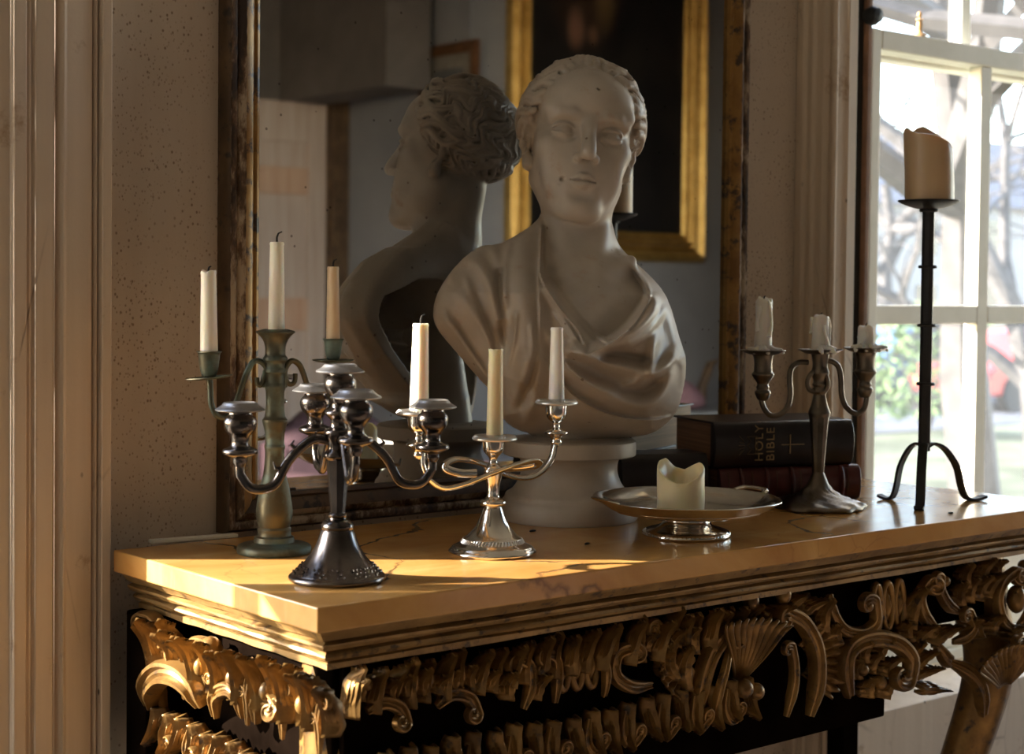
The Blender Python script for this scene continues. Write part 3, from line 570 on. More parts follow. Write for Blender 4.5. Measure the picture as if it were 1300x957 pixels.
# front, to the right of the shell
scroll(FR, [(1040, 752), (1043, 776), (1056, 796), (1078, 800), (1094, 786), (1092, 762)], .0075, .010, .0065, .014, curl=-9); bead(FR, 1084, 766, .008, .02)
leaf(FR, 1034, 800, 20, 46, -6); leaf(FR, 1052, 812, 22, 30, -30)
for x, w_ in ((1104, 11), (1118, 13), (1133, 11)): flute(FR, x, 770 - (x - 1100) * .18, w_, 58)
leaf(FR, 1144, 796, 16, 56, 4)
scroll(FR, [(1178, 798), (1160, 780), (1152, 756), (1160, 738)], .008, .010, .007, .014, curl=8); scroll(FR, [(1204, 774), (1190, 766), (1178, 748), (1176, 732)], .0075, .012, .005, .012, curl=-5); bead(FR, 1183, 735, .007, .02)
for i, (x, y, a) in enumerate(((1206, 766, -14), (1216, 762, -4), (1227, 760, 6), (1238, 756, 14), (1212, 744, -10), (1230, 738, 8))): leaf(FR, x, y, 15, 34, a, .010, .016, 4)
scroll(FR, [(1196, 812), (1212, 806), (1220, 792), (1214, 776)], .007, .012, .005, .012, curl=-6)
scroll(FR, [(1272, 796), (1256, 782), (1249, 758), (1254, 736), (1266, 724)], .0075, .012, .006, .016, curl=8); scroll(FR, [(1276, 794), (1290, 776), (1288, 748), (1278, 726)], .0075, .012, .006, .016, curl=-5); bead(FR, 1272, 757, .013, .022, 1.5)
fan(FR, 1296, 768, 8, 36, -60, 60, 7, .008, .014, name='ribbed_wing'); leaf(FR, 1292, 734, 16, 26, 10); leaf(FR, 1252, 726, 14, 20, -10); bead(FR, 1283, 715, .008, .02)
scroll(FR, [(1064, 880), (1056, 846), (1062, 818), (1088, 806), (1118, 812), (1134, 832), (1130, 856)], .0115, .010, .008, .020, curl=9)
for i, (x, y, a) in enumerate(((1078, 858, -20), (1094, 852, 0), (1110, 856, 20), (1086, 838, -8), (1104, 834, 12), (1092, 882, -10), (1112, 884, 10))): leaf(FR, x, y, 20, 28, a, .006, .014, 3)
bead(FR, 1078, 846, .008, .02); bead(FR, 1100, 862, .009, .02)
for x, y, a in ((1150, 858, 60), (1152, 846, 35), (1156, 872, 90), (1146, 840, 10)): leaf(FR, x, y, 16, 30, a, .006, .012, 3)
leaf(FR, 1150, 820, 20, 34, 20); leaf(FR, 1172, 816, 22, 36, 40); leaf(FR, 1140, 806, 18, 24, -20)
# head of the right leg: ribbed shoulder
fan(FR, 1262, 876, 12, 66, -62, 20, 12, .020, .020, name='ribbed_shoulder'); scroll(FR, [(1306, 870), (1304, 842), (1292, 822), (1272, 808)], .009, .022, .006, .012, curl=-7)
leaf(FR, 1232, 806, 22, 30, -30); leaf(FR, 1246, 804, 22, 28, 0); leaf(FR, 1266, 812, 24, 26, 25); scroll(FR, [(1196, 838), (1216, 850), (1230, 872), (1238, 905)], .010, .008, .010, .012); scroll(FR, [(1176, 812), (1186, 832), (1196, 838)], .008, .008, .010, .01)
# a first row of leaves close under the moulding
LEU = Face(lambda x, y: np.array((TX0 + .034, TY1 - .05 - x, .836 - y)), (-1, 0, 0)); FRU = Face(lambda x, y: np.array((TX0 + .06 + x, TY0 + .056, .836 - y)), (0, -1, 0))
rl = random.Random(8)
for i in range(17):                              # upright fronds, each a little different
    x = .010 + i * .0205; h = .046 + .012 * rl.random(); leaf(LEU, x, .050 + .004 * rl.random(), .0155, h, rl.uniform(-14, 14), .010 + .008 * (i % 2), .016, 2)
    if i % 3 == 1: scroll(LEU, [(x - .006, .062), (x - .009, .044), (x - .004, .026), (x + .004, .018)], .0042, .020, .0032, .006, curl=.0042)
    if i % 3 == 2: bead(LEU, x + .009, .030, .0062, .026, 1.4)
    if i % 3 == 0: scroll(LEU, [(x + .012, .070), (x + .013, .052), (x + .010, .038)], .0040, .020, .003, .006, curl=-.0040)
for i in range(26):
    x = .010 + i * .0205; leaf(FRU, x, .050 + .004 * rl.random(), .0165, .044 + .010 * rl.random(), rl.uniform(-12, 12), .004 + .006 * (i % 2), .014, 2)
for i in range(21):                              # lower row, hanging leaves and scrolls
    x = .020 + i * .0262; leaf(FRU, x, .088 + .008 * rl.random(), .021, .040 + .008 * rl.random(), 180 + rl.uniform(-16, 16), .008, .010, 2)
    if i % 2: scroll(FRU, [(x - .008, .100), (x - .012, .122), (x - .002, .136), (x + .010, .128)], .0058, .012, .0042, .010, curl=-.0058)
for i in range(13):
    x = .016 + i * .0255; leaf(LEU, x, .092 + .008 * rl.random(), .020, .040, 180 + rl.uniform(-16, 16), .008, .010, 2)
    if i % 2: scroll(LEU, [(x - .008, .100), (x - .012, .122), (x - .002, .136), (x + .010, .128)], .0058, .012, .0042, .010, curl=-.0058)
# left end: big dark S scroll, sunlit leaves and volute
scroll(LE, [(222, 905), (214, 870), (216, 838), (222, 812), (218, 790), (206, 784)], .0105, .008, .008, .014, curl=-5)
scroll(LE, [(236, 850), (232, 820), (228, 800)], .006, .012, .005)
leaf(LE, 246, 850, 30, 52, -10, .010, .02, 4); leaf(LE, 256, 846, 20, 40, 12, .016, .02, 3)
scroll(LE, [(216, 892), (222, 866), (242, 848), (264, 850), (278, 866), (282, 892)], .014, .016, .012, .020)
scroll(LE, [(262, 860), (262, 826), (270, 812), (284, 812)], .006, .014, .005, curl=7); scroll(LE, [(288, 880), (286, 848), (282, 830)], .009, .012, .006); bead(LE, 290, 824, .013, .020, 1.2)
scroll(LE, [(300, 905), (306, 878), (326, 868), (336, 882), (334, 905)], .008, .018, .006, .014, curl=0); scroll(LE, [(352, 912), (356, 888), (372, 880), (384, 892)], .008, .018, .006, .014, curl=6); leaf(LE, 414, 884, 20, 36, 4, .016, .02, 3)
leaf(LE, 428, 900, 24, 52, 8, .016, .02, 4)
# ---------------------------------------------------------------- implicit modelling (used for the carved bust)
class Field:
    def __init__(s, lo, hi, h):
        s.lo = np.array(lo, np.float32); s.h = h
        s.n = [int(math.ceil((b - a) / h)) + 1 for a, b in zip(lo, hi)]
        s.F = np.full(s.n, 1.0, np.float32)
        s.ax = [np.float32(lo[i]) + np.arange(s.n[i], dtype=np.float32) * np.float32(h) for i in range(3)]
    def block(s, lo, hi):
        sl = []
        for i in range(3):
            a = max(0, int((lo[i] - s.lo[i]) / s.h)); b = min(s.n[i], int((hi[i] - s.lo[i]) / s.h) + 2)
            if b <= a: return None
            sl.append(slice(a, b))
        return tuple(sl), s.ax[0][sl[0]][:, None, None], s.ax[1][sl[1]][None, :, None], s.ax[2][sl[2]][None, None, :]
    def op(s, lo, hi, fn, k=0.0, mode='u'):
        m = k + 2 * s.h
        b = s.block([v - m for v in lo], [v + m for v in hi])
        if b is None: return
        sl, X, Y, Z = b
        d = fn(X, Y, Z); A = s.F[sl]
        if mode == 's': d = -d
        if k > 0:
            hh = np.maximum(k - np.abs(A - d), 0) / k
            q = hh * hh * (k * .25)
            s.F[sl] = np.minimum(A, d) - q if mode == 'u' else np.maximum(A, d) + q
        else:
            s.F[sl] = np.minimum(A, d) if mode == 'u' else np.maximum(A, d)

def seg_dist(P, a, b, ra, rb):
    X, Y, Z = P
    ab = b - a; L = float(ab @ ab) + 1e-12
    t = np.clip(((X - a[0]) * ab[0] + (Y - a[1]) * ab[1] + (Z - a[2]) * ab[2]) / L, 0, 1)
    dx = X - a[0] - t * ab[0]; dy = Y - a[1] - t * ab[1]; dz = Z - a[2] - t * ab[2]
    return np.sqrt(dx * dx + dy * dy + dz * dz) - (ra + (rb - ra) * t)

def surface_nets(f):
    F = f.F; S = F < 0; n = F.shape
    c = np.zeros([v - 1 for v in n], np.uint8)
    offs = [(i, j, k) for i in (0, 1) for j in (0, 1) for k in (0, 1)]
    for (i, j, k) in offs: c += S[i:n[0] - 1 + i, j:n[1] - 1 + j, k:n[2] - 1 + k]
    act = (c > 0) & (c < 8); I = np.argwhere(act)
    V = np.stack([F[I[:, 0] + i, I[:, 1] + j, I[:, 2] + k] for (i, j, k) in offs], 1)
    O = np.array(offs, np.float32); P = np.zeros((len(I), 3), np.float32); W = np.zeros(len(I), np.float32)
    for a in range(8):
        for b in range(a + 1, 8):
            if np.abs(O[a] - O[b]).sum() != 1: continue
            cr = (V[:, a] < 0) != (V[:, b] < 0)
            t = V[:, a] / np.where(cr, V[:, a] - V[:, b], 1)
            P += np.where(cr[:, None], O[a] + t[:, None] * (O[b] - O[a]), 0); W += cr
    P = (P / W[:, None] + I) * f.h + f.lo
    vid = np.full(act.shape, -1, np.int32); vid[act] = np.arange(len(I))
    Q = []
    for ax in range(3):
        a, b = S, np.roll(S, -1, ax)
        sl = [slice(1, n[q] - 1) for q in range(3)]; sl[ax] = slice(0, n[ax] - 1); sl = tuple(sl)
        E = np.argwhere(a[sl] != b[sl]); st = [1, 1, 1]; st[ax] = 0; E = E + np.array(st)
        inside = S[E[:, 0], E[:, 1], E[:, 2]]
        u, w = (ax + 1) % 3, (ax + 2) % 3
        def g(du, dw):
            T = E.copy(); T[:, u] -= du; T[:, w] -= dw
            return vid[T[:, 0], T[:, 1], T[:, 2]]
        q = np.stack([g(1, 1), g(0, 1), g(0, 0), g(1, 0)], 1)
        q[~inside] = q[~inside][:, ::-1]
        Q.append(q)
    Q = np.concatenate(Q); Q = Q[(Q >= 0).all(1)]
    return P, Q

def mesh_np(name, P, Q, mat, parent=None, smooth=True):
    me = bpy.data.meshes.new(name)
    me.vertices.add(len(P)); me.vertices.foreach_set('co', np.ascontiguousarray(P, np.float32).ravel())
    me.loops.add(Q.size); me.loops.foreach_set('vertex_index', np.ascontiguousarray(Q, np.int32).ravel())
    me.polygons.add(len(Q)); me.polygons.foreach_set('loop_start', np.arange(0, Q.size, Q.shape[1], dtype=np.int32))
    if smooth: me.polygons.foreach_set('use_smooth', np.ones(len(Q), bool))
    me.update(calc_edges=True)
    me.materials.append(mat)
    o = bpy.data.objects.new(name, me); COL.objects.link(o)
    if parent: o.parent = parent
    return o
# ---------------------------------------------------------------- the marble bust
def catmull(pts, n=6):
    P = np.array(pts, float); P = np.vstack([2 * P[0] - P[1], P, 2 * P[-1] - P[-2]]); out = []
    for i in range(1, len(P) - 2):
        for t in np.linspace(0, 1, n, endpoint=False):
            a, b, c, d = P[i - 1:i + 3]
            out.append(.5 * ((2 * b) + (c - a) * t + (2 * a - 5 * b + 4 * c - d) * t * t + (3 * b - a - 3 * c + d) * t ** 3))
    out.append(P[-2]); return np.array(out)

def build_bust(parent, mat):
    H = .0016
    f = Field((-.178, -.160, .085), (.158, .125, .612), H)
    # ---- chest and drapery: a rounded block whose front relief follows the folds
    # outline of the bust seen from the front, (x, z) in metres
    out = np.array([(-.038, .368), (-.054, .354), (-.085, .335), (-.108, .331), (-.128, .316), (-.147, .293), (-.160, .266), (-.160, .238),
                    (-.140, .210), (-.112, .176), (-.085, .144), (-.082, .126), (-.060, .108), (-.012, .098), (.045, .097), (.095, .103), (.118, .117),
                    (.134, .140), (.142, .190), (.133, .224), (.117, .272), (.092, .302), (.056, .330), (.030, .334), (-.010, .344)])
    out = catmull(np.vstack([out, out[:1]]), 3)[:-1]
    X2 = f.ax[0][:, None]; Z2 = f.ax[2][None, :]
    def poly_sdf(P):
        d = np.full((len(f.ax[0]), len(f.ax[2])), 9., np.float32); ins = np.zeros(d.shape, bool)
        for i in range(len(P)):
            a, b = P[i], P[(i + 1) % len(P)]; ab = b - a
            t = np.clip(((X2 - a[0]) * ab[0] + (Z2 - a[1]) * ab[1]) / (ab @ ab), 0, 1)
            d = np.minimum(d, np.hypot(X2 - a[0] - t * ab[0], Z2 - a[1] - t * ab[1]))
            if a[1] != b[1]:
                cr = ((a[1] > Z2) != (b[1] > Z2)) & (X2 < (b[0] - a[0]) * (Z2 - a[1]) / (b[1] - a[1]) + a[0]); ins ^= cr
        return np.where(ins, -d, d)
    sd = poly_sdf(out)
    def line_d(pts, n=6):
        P = catmull([((x - 194.) / 436 * .185 - 0.0, z) for x, z in pts], n) if False else catmull(pts, n)
        d = np.full(sd.shape, 9., np.float32); s = np.zeros(sd.shape, np.float32); sgn = np.zeros(sd.shape, np.float32)
        for i in range(len(P) - 1):
            a, b = P[i], P[i + 1]; ab = b - a
            t = np.clip(((X2 - a[0]) * ab[0] + (Z2 - a[1]) * ab[1]) / (ab @ ab + 1e-12), 0, 1)
            e = np.hypot(X2 - a[0] - t * ab[0], Z2 - a[1] - t * ab[1]); m = e < d
            d = np.where(m, e, d); s = np.where(m, (i + t) / (len(P) - 1), s)
            sgn = np.where(m, np.sign((X2 - a[0]) * ab[1] - (Z2 - a[1]) * ab[0]), sgn)
        return d, s, sgn
    def c7(pts):   # fold lines measured on a 794-wide study of the bust -> metres
        return [((540 + x * .4282 - 722) / 1010, (657.5 - 270 - y * .4284) / 1010) for x, y in pts]
    rel = np.zeros(sd.shape, np.float32)
    # broad volume: chest fullest in the middle, shoulders falling back
    T = .078 + .046 * np.exp(-((X2 - .02) / .085) ** 2 - ((Z2 - .235) / .075) ** 2) + .022 * np.exp(-((X2 - .03) / .09) ** 2 - ((Z2 - .15) / .05) ** 2)
    T = T - .046 * np.clip((Z2 - .275) / .08, 0, 1)
    def ridge(pts, h, w, ends=.12, step=0.0):
        nonlocal rel
        d, s, g = line_d(c7(pts)); w = w * .82
        fade = np.clip(np.minimum(s, 1 - s) / ends + .15, 0, 1) if ends else 1
        if step:   # an edge of cloth lying over the layer below: high on one side, dropping on the other
            hgt = np.where(g * step > 0, np.exp(-d / (w * 2.2)), np.exp(-(d / (w * .35)) ** 2))
        else: hgt = np.exp(-(d / w) ** 2)
        rel = rel + h * fade * hgt
    # band of cloth from the neck down the near side
    ridge([(318, 30), (288, 70), (282, 150), (290, 230), (300, 330), (296, 420), (272, 520)], .0100, .022, .05)
    ridge([(338, 120), (334, 200), (340, 300), (342, 390)], .0050, .006, .2, step=-1)
    ridge([(262, 60), (244, 130), (238, 210), (246, 300)], .0050, .006, .15)
    ridge([(238, 150), (226, 230), (236, 320), (252, 420)], -.0060, .007, .2)
    # shoulder roll and sleeve folds
    ridge([(70, 225), (96, 178), (140, 160), (182, 196), (214, 268), (238, 350)], .0090, .010, .06)
    ridge([(190, 105), (214, 150), (234, 200)], .0060, .008, .2)
    ridge([(112, 240), (150, 300), (196, 380), (232, 470)], .0050, .010, .2)
    ridge([(64, 290), (110, 370), (170, 450), (226, 540)], .0060, .010, .2)
    ridge([(84, 300), (140, 390), (196, 470)], -.0050, .007, .2)
    ridge([(150, 250), (188, 330), (230, 430)], -.0050, .006, .2)
    ridge([(318, 400), (300, 480), (262, 560), (250, 620)], .0060, .010, .2)
    ridge([(352, 400), (340, 480), (318, 560), (300, 620)], .0050, .009, .2)
    ridge([(330, 420), (312, 500), (284, 580)], -.0050, .006, .2)
    # tunic edges under the throat
    ridge([(346, 170), (400, 240), (460, 310), (526, 386)], .0040, .004, .05)
    ridge([(344, 230), (390, 300), (430, 362), (468, 412)], .0045, .005, .05)
    ridge([(346, 200), (410, 280), (470, 350), (520, 400)], -.0040, .004, .1)
    ridge([(338, 60), (336, 130), (342, 210), (388, 286), (440, 350), (470, 404)], .0050, .0045, .08, step=-1)
    ridge([(560, 128), (616, 190), (646, 250), (602, 330), (530, 388), (470, 416)], .0055, .0050, .08, step=1)
    ridge([(372, 300), (420, 372), (466, 420), (540, 452)], .0034, .0040, .15)
    ridge([(356, 350), (400, 430), (470, 492), (560, 532)], .0040, .0050, .15)
    ridge([(560, 400), (620, 372), (672, 320), (690, 280)], .0046, .0055, .15)
    ridge([(276, 300), (270, 380), (250, 470)], .0036, .0045, .15); ridge([(318, 330), (322, 420), (300, 520)], .0034, .0045, .15)
    ridge([(130, 210), (170, 300), (214, 410)], .0040, .0050, .15); ridge([(96, 330), (150, 420), (206, 510)], .0036, .0050, .15)
    # far shoulder cloth and the deep swags across the chest
    ridge([(560, 130), (612, 190), (640, 236), (632, 262)], .0070, .009, .1)
    ridge([(662, 246), (654, 300), (606, 350), (536, 388), (466, 416), (410, 402)], .0100, .009, .06)
    ridge([(636, 250), (600, 310), (552, 350), (522, 374)], -.0050, .008, .2)
    ridge([(690, 262), (706, 330), (724, 400), (694, 446), (648, 470), (650, 420), (660, 350)], .0070, .008, .1)
    ridge([(734, 420), (690, 452), (640, 468), (560, 452), (470, 420), (390, 400)], .0070, .009, .08)
    ridge([(650, 440), (590, 430), (500, 420)], -.0060, .008, .2)
    ridge([(716, 450), (690, 520), (640, 560), (560, 548), (470, 500), (400, 440)], .0075, .010, .08)
    ridge([(676, 480), (640, 520), (580, 516), (490, 470)], -.0065, .009, .2)
    ridge([(640, 470), (600, 500), (556, 508), (500, 486)], .0040, .007, .2)
    ridge([(360, 440), (420, 520), (500, 572), (580, 598), (660, 606), (730, 598)], .0065, .0055, .08, step=1)
    ridge([(734, 430), (748, 470), (752, 530), (732, 598)], .0065, .0060, .05)
    ridge([(420, 560), (520, 620), (620, 640), (690, 632)], .0050, .010, .2)
    ridge([(300, 560), (380, 590), (460, 640)], .0040, .012, .2)
    # open V of the neck: bare chest lies lower than the cloth
    V = poly_sdf(catmull(np.array(c7([(338, 60), (342, 190), (400, 270), (462, 345), (524, 384), (590, 330), (640, 250), (600, 180), (548, 110), (540, 40)])), 3))
    bare = np.clip(-V / .006, 0, 1); bare = bare * bare * (3 - 2 * bare)
    T = T + 2.1 * rel * (1 - bare) - .016 * bare
    R = .066
    e = np.clip(-sd / R, 0, 1); g = np.sqrt(np.maximum(1 - (1 - e) ** 2, 0))
    tilt = .62 * np.clip(-X2 - .01, 0, .16)                      # the near shoulder stands forward of the far one
    T = T - .45 * tilt
    yf = .012 - tilt - T * g                                            # front surface
    yb = .030 - tilt + .022 * np.clip((Z2 - .20) / .1, 0, 1) * np.sqrt(np.maximum(1 - (1 - np.clip(-sd / .03, 0, 1)) ** 2, 0))
    Y = f.ax[1][None, :, None]
    body = np.maximum((yf[:, None, :] - Y) * .62, Y - yb[:, None, :])
    body = np.maximum(body, sd[:, None, :] * .8)
    # hollow back, as such busts are cut
    zc = np.maximum(Z2 - .292 + .5 * np.clip(np.abs(X2) - .10, 0, 1), .118 - Z2)
    hol = np.maximum(sd + .013, zc * .9)
    cav = np.maximum(hol[:, None, :] * .8, (yf[:, None, :] + .020) - Y)
    body = np.maximum(body, -cav)
    f.F = np.minimum(f.F, body.astype(np.float32))
    # pillar of stone behind down to the socle
    f.op((-.05, -.05, .085), (.06, .05, .30), lambda X, Y, Z: seg_dist((X, Y, Z), np.array((.004, .004, .10)), np.array((.008, .004, .20)), .042, .026), .02)
    # ---- head
    S = .00905
    yaw, pit, rol = math.radians(9), math.radians(8), math.radians(7)
    fw = np.array((math.sin(yaw) * math.cos(pit), -math.cos(yaw) * math.cos(pit), math.sin(pit)))
    r0 = np.array((math.cos(yaw), math.sin(yaw), 0.)); w0 = np.array((0, 0, 1.)) - fw[2] * fw; w0 /= np.linalg.norm(w0)
    up = w0 * math.cos(rol) + r0 * math.sin(rol); rt = r0 * math.cos(rol) - w0 * math.sin(rol)
    O = np.array((.0085, .014, .4600)); VD = .90
    M = np.stack([rt, fw, up])
    def w(p): return O + S * (p[0] * rt + p[1] * VD * fw + p[2] * up)
    def loc(X, Y, Z):
        x, y, z = (X - np.float32(O[0])) / np.float32(S), (Y - np.float32(O[1])) / np.float32(S), (Z - np.float32(O[2])) / np.float32(S)
        return [(x * np.float32(M[i, 0]) + y * np.float32(M[i, 1]) + z * np.float32(M[i, 2])) * np.float32(1 / VD if i == 1 else 1) for i in range(3)]
    def ell(c, r, k=1., mode='u', clip=None):
        R_ = max(r) * S; p = w(c)
        def fn(X, Y, Z):
            u, v, q = loc(X, Y, Z); a = (u - c[0]) / r[0]; b = (v - c[1]) / r[1]; e = (q - c[2]) / r[2]
            n1 = np.sqrt(a * a + b * b + e * e); n2 = np.sqrt((a / r[0]) ** 2 + (b / r[1]) ** 2 + (e / r[2]) ** 2) + 1e-6
            d = n1 * (n1 - 1) / n2
            if clip: d = np.maximum(d, clip(u, v, q))
            return d * np.float32(S)
        f.op(p - R_, p + R_, fn, k * S, mode)
    def cap(a, b, ra, rb, k=.8, mode='u'):
        A, B = w(a), w(b); m = max(ra, rb) * S
        f.op(np.minimum(A, B) - m, np.maximum(A, B) + m, lambda X, Y, Z: seg_dist((X, Y, Z), A, B, ra * S, rb * S), k * S, mode)
    def chain(pts, r0_, r1_, k=.3, mode='u'):
        n = len(pts) - 1
        for i in range(n):
            cap(pts[i], pts[i + 1], r0_ + (r1_ - r0_) * i / n, r0_ + (r1_ - r0_) * (i + 1) / n, k, mode)
    # neck, running down and slightly to the near side
    N0 = w((0, -2.2, -4.5)); N1 = np.array((.0085, .010, .335)); N2 = np.array((.006, .004, .280))
    f.op(np.minimum(N0, N1) - .06, np.maximum(N0, N1) + .06, lambda X, Y, Z: seg_dist((X, Y, Z), N0, N1, .0375, .0380), .008)
    f.op(np.minimum(N2, N1) - .07, np.maximum(N2, N1) + .07, lambda X, Y, Z: seg_dist((X, Y, Z), N1, N2, .0380, .056), .03)
    f.op((-.08, -.1, .25), (.1, .1, .36), lambda X, Y, Z: seg_dist((X, Y, Z), np.array((.008, -.016, .320)), np.array((.02, -.066, .25)), .026, .028), .035)
    # neck muscles and the hollow at the throat
    for sx in (-1, 1):
        A = w((sx * 4.3, -1.9, -5.0)); B = np.array((.014 + sx * .012, -.050, .306))
        f.op(np.minimum(A, B) - .03, np.maximum(A, B) + .03, lambda X, Y, Z: seg_dist((X, Y, Z), A, B, .0095, .0075), .012)
        A2 = np.array((.016 + sx * .012, -.060, .298)); B2 = np.array((.01 + sx * .060, -.032, .314))
        f.op(np.minimum(A2, B2) - .02, np.maximum(A2, B2) + .02, lambda X, Y, Z: seg_dist((X, Y, Z), A2, B2, .007, .008), .02)
    ell((0, -1.4, 3.2), (7.0, 9.0, 7.6), 1)
    ell((0, 2.1, -2.8), (6.15, 6.2, 8.4), 2.5)
    ell((0, 4.4, 4.4), (5.8, 4.0, 3.8), 2.5)                      # forehead
    for sx in (-1, 1):
        cap((sx * 4.75, -.4, -5.6), (sx * 1.7, 5.9, -10.3), 1.35, 1.45, 1.6)   # jaw
        ell((sx * 4.5, 4.9, -2.0), (1.6, 1.8, 1.3), 2.2)          # cheekbone
        ell((sx * 3.2, 5.9, -5.6), (1.8, 1.3, 2.8), 2.2)
        ell((sx * 4.0, 6.3, 2.6), (2.0, 1.3, 1.1), 1.8)
    ell((0, 6.9, -10.5), (1.9, 1.7, 1.5), 1.5)                    # chin
    ell((0, 6.95, -7.0), (2.2, 1.40, 2.8), 2.4)                   # mouth mound
    ell((0, 8.75, -8.75), (1.5, .45, .45), .9, 's')
    for sx in (-1, 1):
        ell((sx * 3.1, 9.3, -.15), (2.0, 2.0, 1.05), 1.0, 's')    # socket
        ell((sx * 1.5, 9.0, -.2), (.55, .9, .9), .8, 's')
        chain([(sx * .9, 8.25, 1.5), (sx * 2.3, 8.25, 1.95), (sx * 3.8, 7.75, 2.0), (sx * 5.0, 6.6, 1.2)], .24, .20, 1.1)
        ell((sx * 3.1, 6.75, -.25), (1.2, 1.16, 1.12), .15)       # eyeball
        ell((sx * 3.1, 6.72, -.12), (1.72, 1.46, 1.36), .10, 'u', lambda u, v, q, s_=sx: -(q - .34 + .15 * (u * s_ - 3.1) ** 2))
        ell((sx * 3.1, 6.72, -.30), (1.66, 1.34, 1.22), .10, 'u', lambda u, v, q, s_=sx: q + .66 - .12 * (u * s_ - 3.1) ** 2)
        chain([(sx * 1.9, 8.25, .75), (sx * 3.1, 8.60, 1.34), (sx * 4.5, 7.6, .90)], .13, .11, .3, 's')
        chain([(sx * 1.9, 7.75, -1.15), (sx * 3.1, 8.0, -1.75), (sx * 4.3, 7.4, -1.35)], .10, .08, .5, 's')
    chain([np.array(q) for q in catmull([(0, 7.7, 1.8), (0, 8.45, -.1), (0, 9.45, -1.9), (0, 10.2, -3.3)], 4)], .60, .70, .7)     # nose
    ell((0, 10.15, -3.6), (.84, .92, .74), .7)
    for sx in (-1, 1):
        ell((sx * 1.12, 9.05, -3.95), (.60, .92, .62), .45)
        ell((sx * .58, 9.6, -4.62), (.32, .5, .24), .2, 's')
        # lips: the upper a drawn bow, the lower fuller
        lip = lambda P: [np.array(q) for q in catmull(P, 4)]
        chain(lip([(0, 8.52, -6.50), (sx * .42, 8.62, -6.36), (sx * 1.05, 8.32, -6.58), (sx * 1.8, 7.85, -6.92)]), .34, .10, .45)
        chain(lip([(0, 8.52, -7.34), (sx * .6, 8.46, -7.34), (sx * 1.2, 8.2, -7.2), (sx * 1.8, 7.85, -6.98)]), .40, .10, .45)
        chain(lip([(0, 8.98, -6.90), (sx * .42, 8.92, -6.82), (sx * 1.05, 8.6, -6.88), (sx * 2.0, 7.9, -6.98)]), .13, .10, .14, 's')
    # ears, half hidden by the locks
    for sx in (-1, 1):
        chain([(sx * 6.55, 0.0, -3.9), (sx * 7.0, -.5, -2.6), (sx * 7.45, -1.5, -1.0), (sx * 7.4, -1.5, .6), (sx * 7.0, -.4, 1.2), (sx * 6.7, .5, .4)], .62, .5, .4)
        ell((sx * 6.7, -.4, -3.7), (.8, 1.0, 1.0), .5)
        ell((sx * 7.45, -.2, -1.2), (.5, .8, 1.3), .4, 's')
    # ---- hair: a cap of stone, then waving locks combed back from the brow
    pole = np.array((0, -.78, .62)); pole /= np.linalg.norm(pole); pe1 = np.array((1., 0, 0)); pe2 = np.cross(pole, pe1)
    def hair(X, Y, Z):
        u, v, q = loc(X, Y, Z); c = (0, -1.9, 3.3); r = (8.3, 9.3, 8.0)
        a, b, e = (u - c[0]) / r[0], (v - c[1]) / r[1], (q - c[2]) / r[2]
        n1 = np.sqrt(a * a + b * b + e * e); n2 = np.sqrt((a / r[0]) ** 2 + (b / r[1]) ** 2 + (e / r[2]) ** 2) + 1e-6; d = n1 * (n1 - 1) / n2
        psi = np.arctan2((a * pe2[0] + b * pe2[1] + e * pe2[2]), a); th = np.arccos(np.clip((a * pole[0] + b * pole[1] + e * pole[2]) / (n1 + 1e-6), -1, 1))
        wv = .17 * np.sin(9.5 * th + 2.1 * np.sin(3 * psi)) + .07 * np.sin(19 * th + 5 * psi)
        f1 = np.abs(np.sin(11.5 * (psi + wv))); f2 = np.abs(np.sin(29 * (psi + wv * 1.05) + .6))
        amp = np.clip((th - .12) / .5, 0, 1)
        d = d - amp * (.80 * np.sqrt(f1) + .36 * f2 - .62) - .12 * np.sin(5 * th + 3 * psi)
        front = (v * .86 - q * .30) - (1.75 + .35 * np.sin(13 * psi)); low = -(q + 5.2 - .55 * np.clip(-v - 1, 0, 6))
        return np.maximum(np.maximum(d, front), low) * np.float32(S)
    cc = w((0, -1.9, 3.3)); f.op(cc - 10 * S, cc + 10 * S, hair, .25 * S)
    rnd = random.Random(4)
    def on_skull(az, el, lift=0.):
        # az: 0 = brow, pi = nape, signed by side; el: height angle
        c = np.array((0, -2.0, 3.2)); r = np.array((7.75, 9.2, 8.0)) + lift
        return c + r * np.array((math.sin(az) * math.cos(el), math.cos(az) * math.cos(el), math.sin(el)))
    for sx in (-1, 1):                                            # loose locks swept back from the brow and temples
        for row in range(9):
            el0 = math.radians(-10 + row * 7.6); az0 = math.radians(62 - row * 5.2); az1 = az0 + math.radians(44 + rnd.uniform(-6, 10)); ph = rnd.uniform(0, 6.3); pts = []
            for i in range(13):
                t = i / 12; el = el0 + math.radians(rnd.uniform(-2, 2) * 0 - 9 * t + 4.2 * math.sin(6.5 * t + ph) * min(1, t * 4))
                p = on_skull(az0 + (az1 - az0) * t, el, .62 + .42 * math.sin(3.1 * t)); p[0] *= sx; pts.append(p)
            chain(pts, .50 + rnd.uniform(-.08, .1), .26, .06)
            chain([p + np.array((0, .1, .55)) for p in pts[1:]], .25, .16, .12)
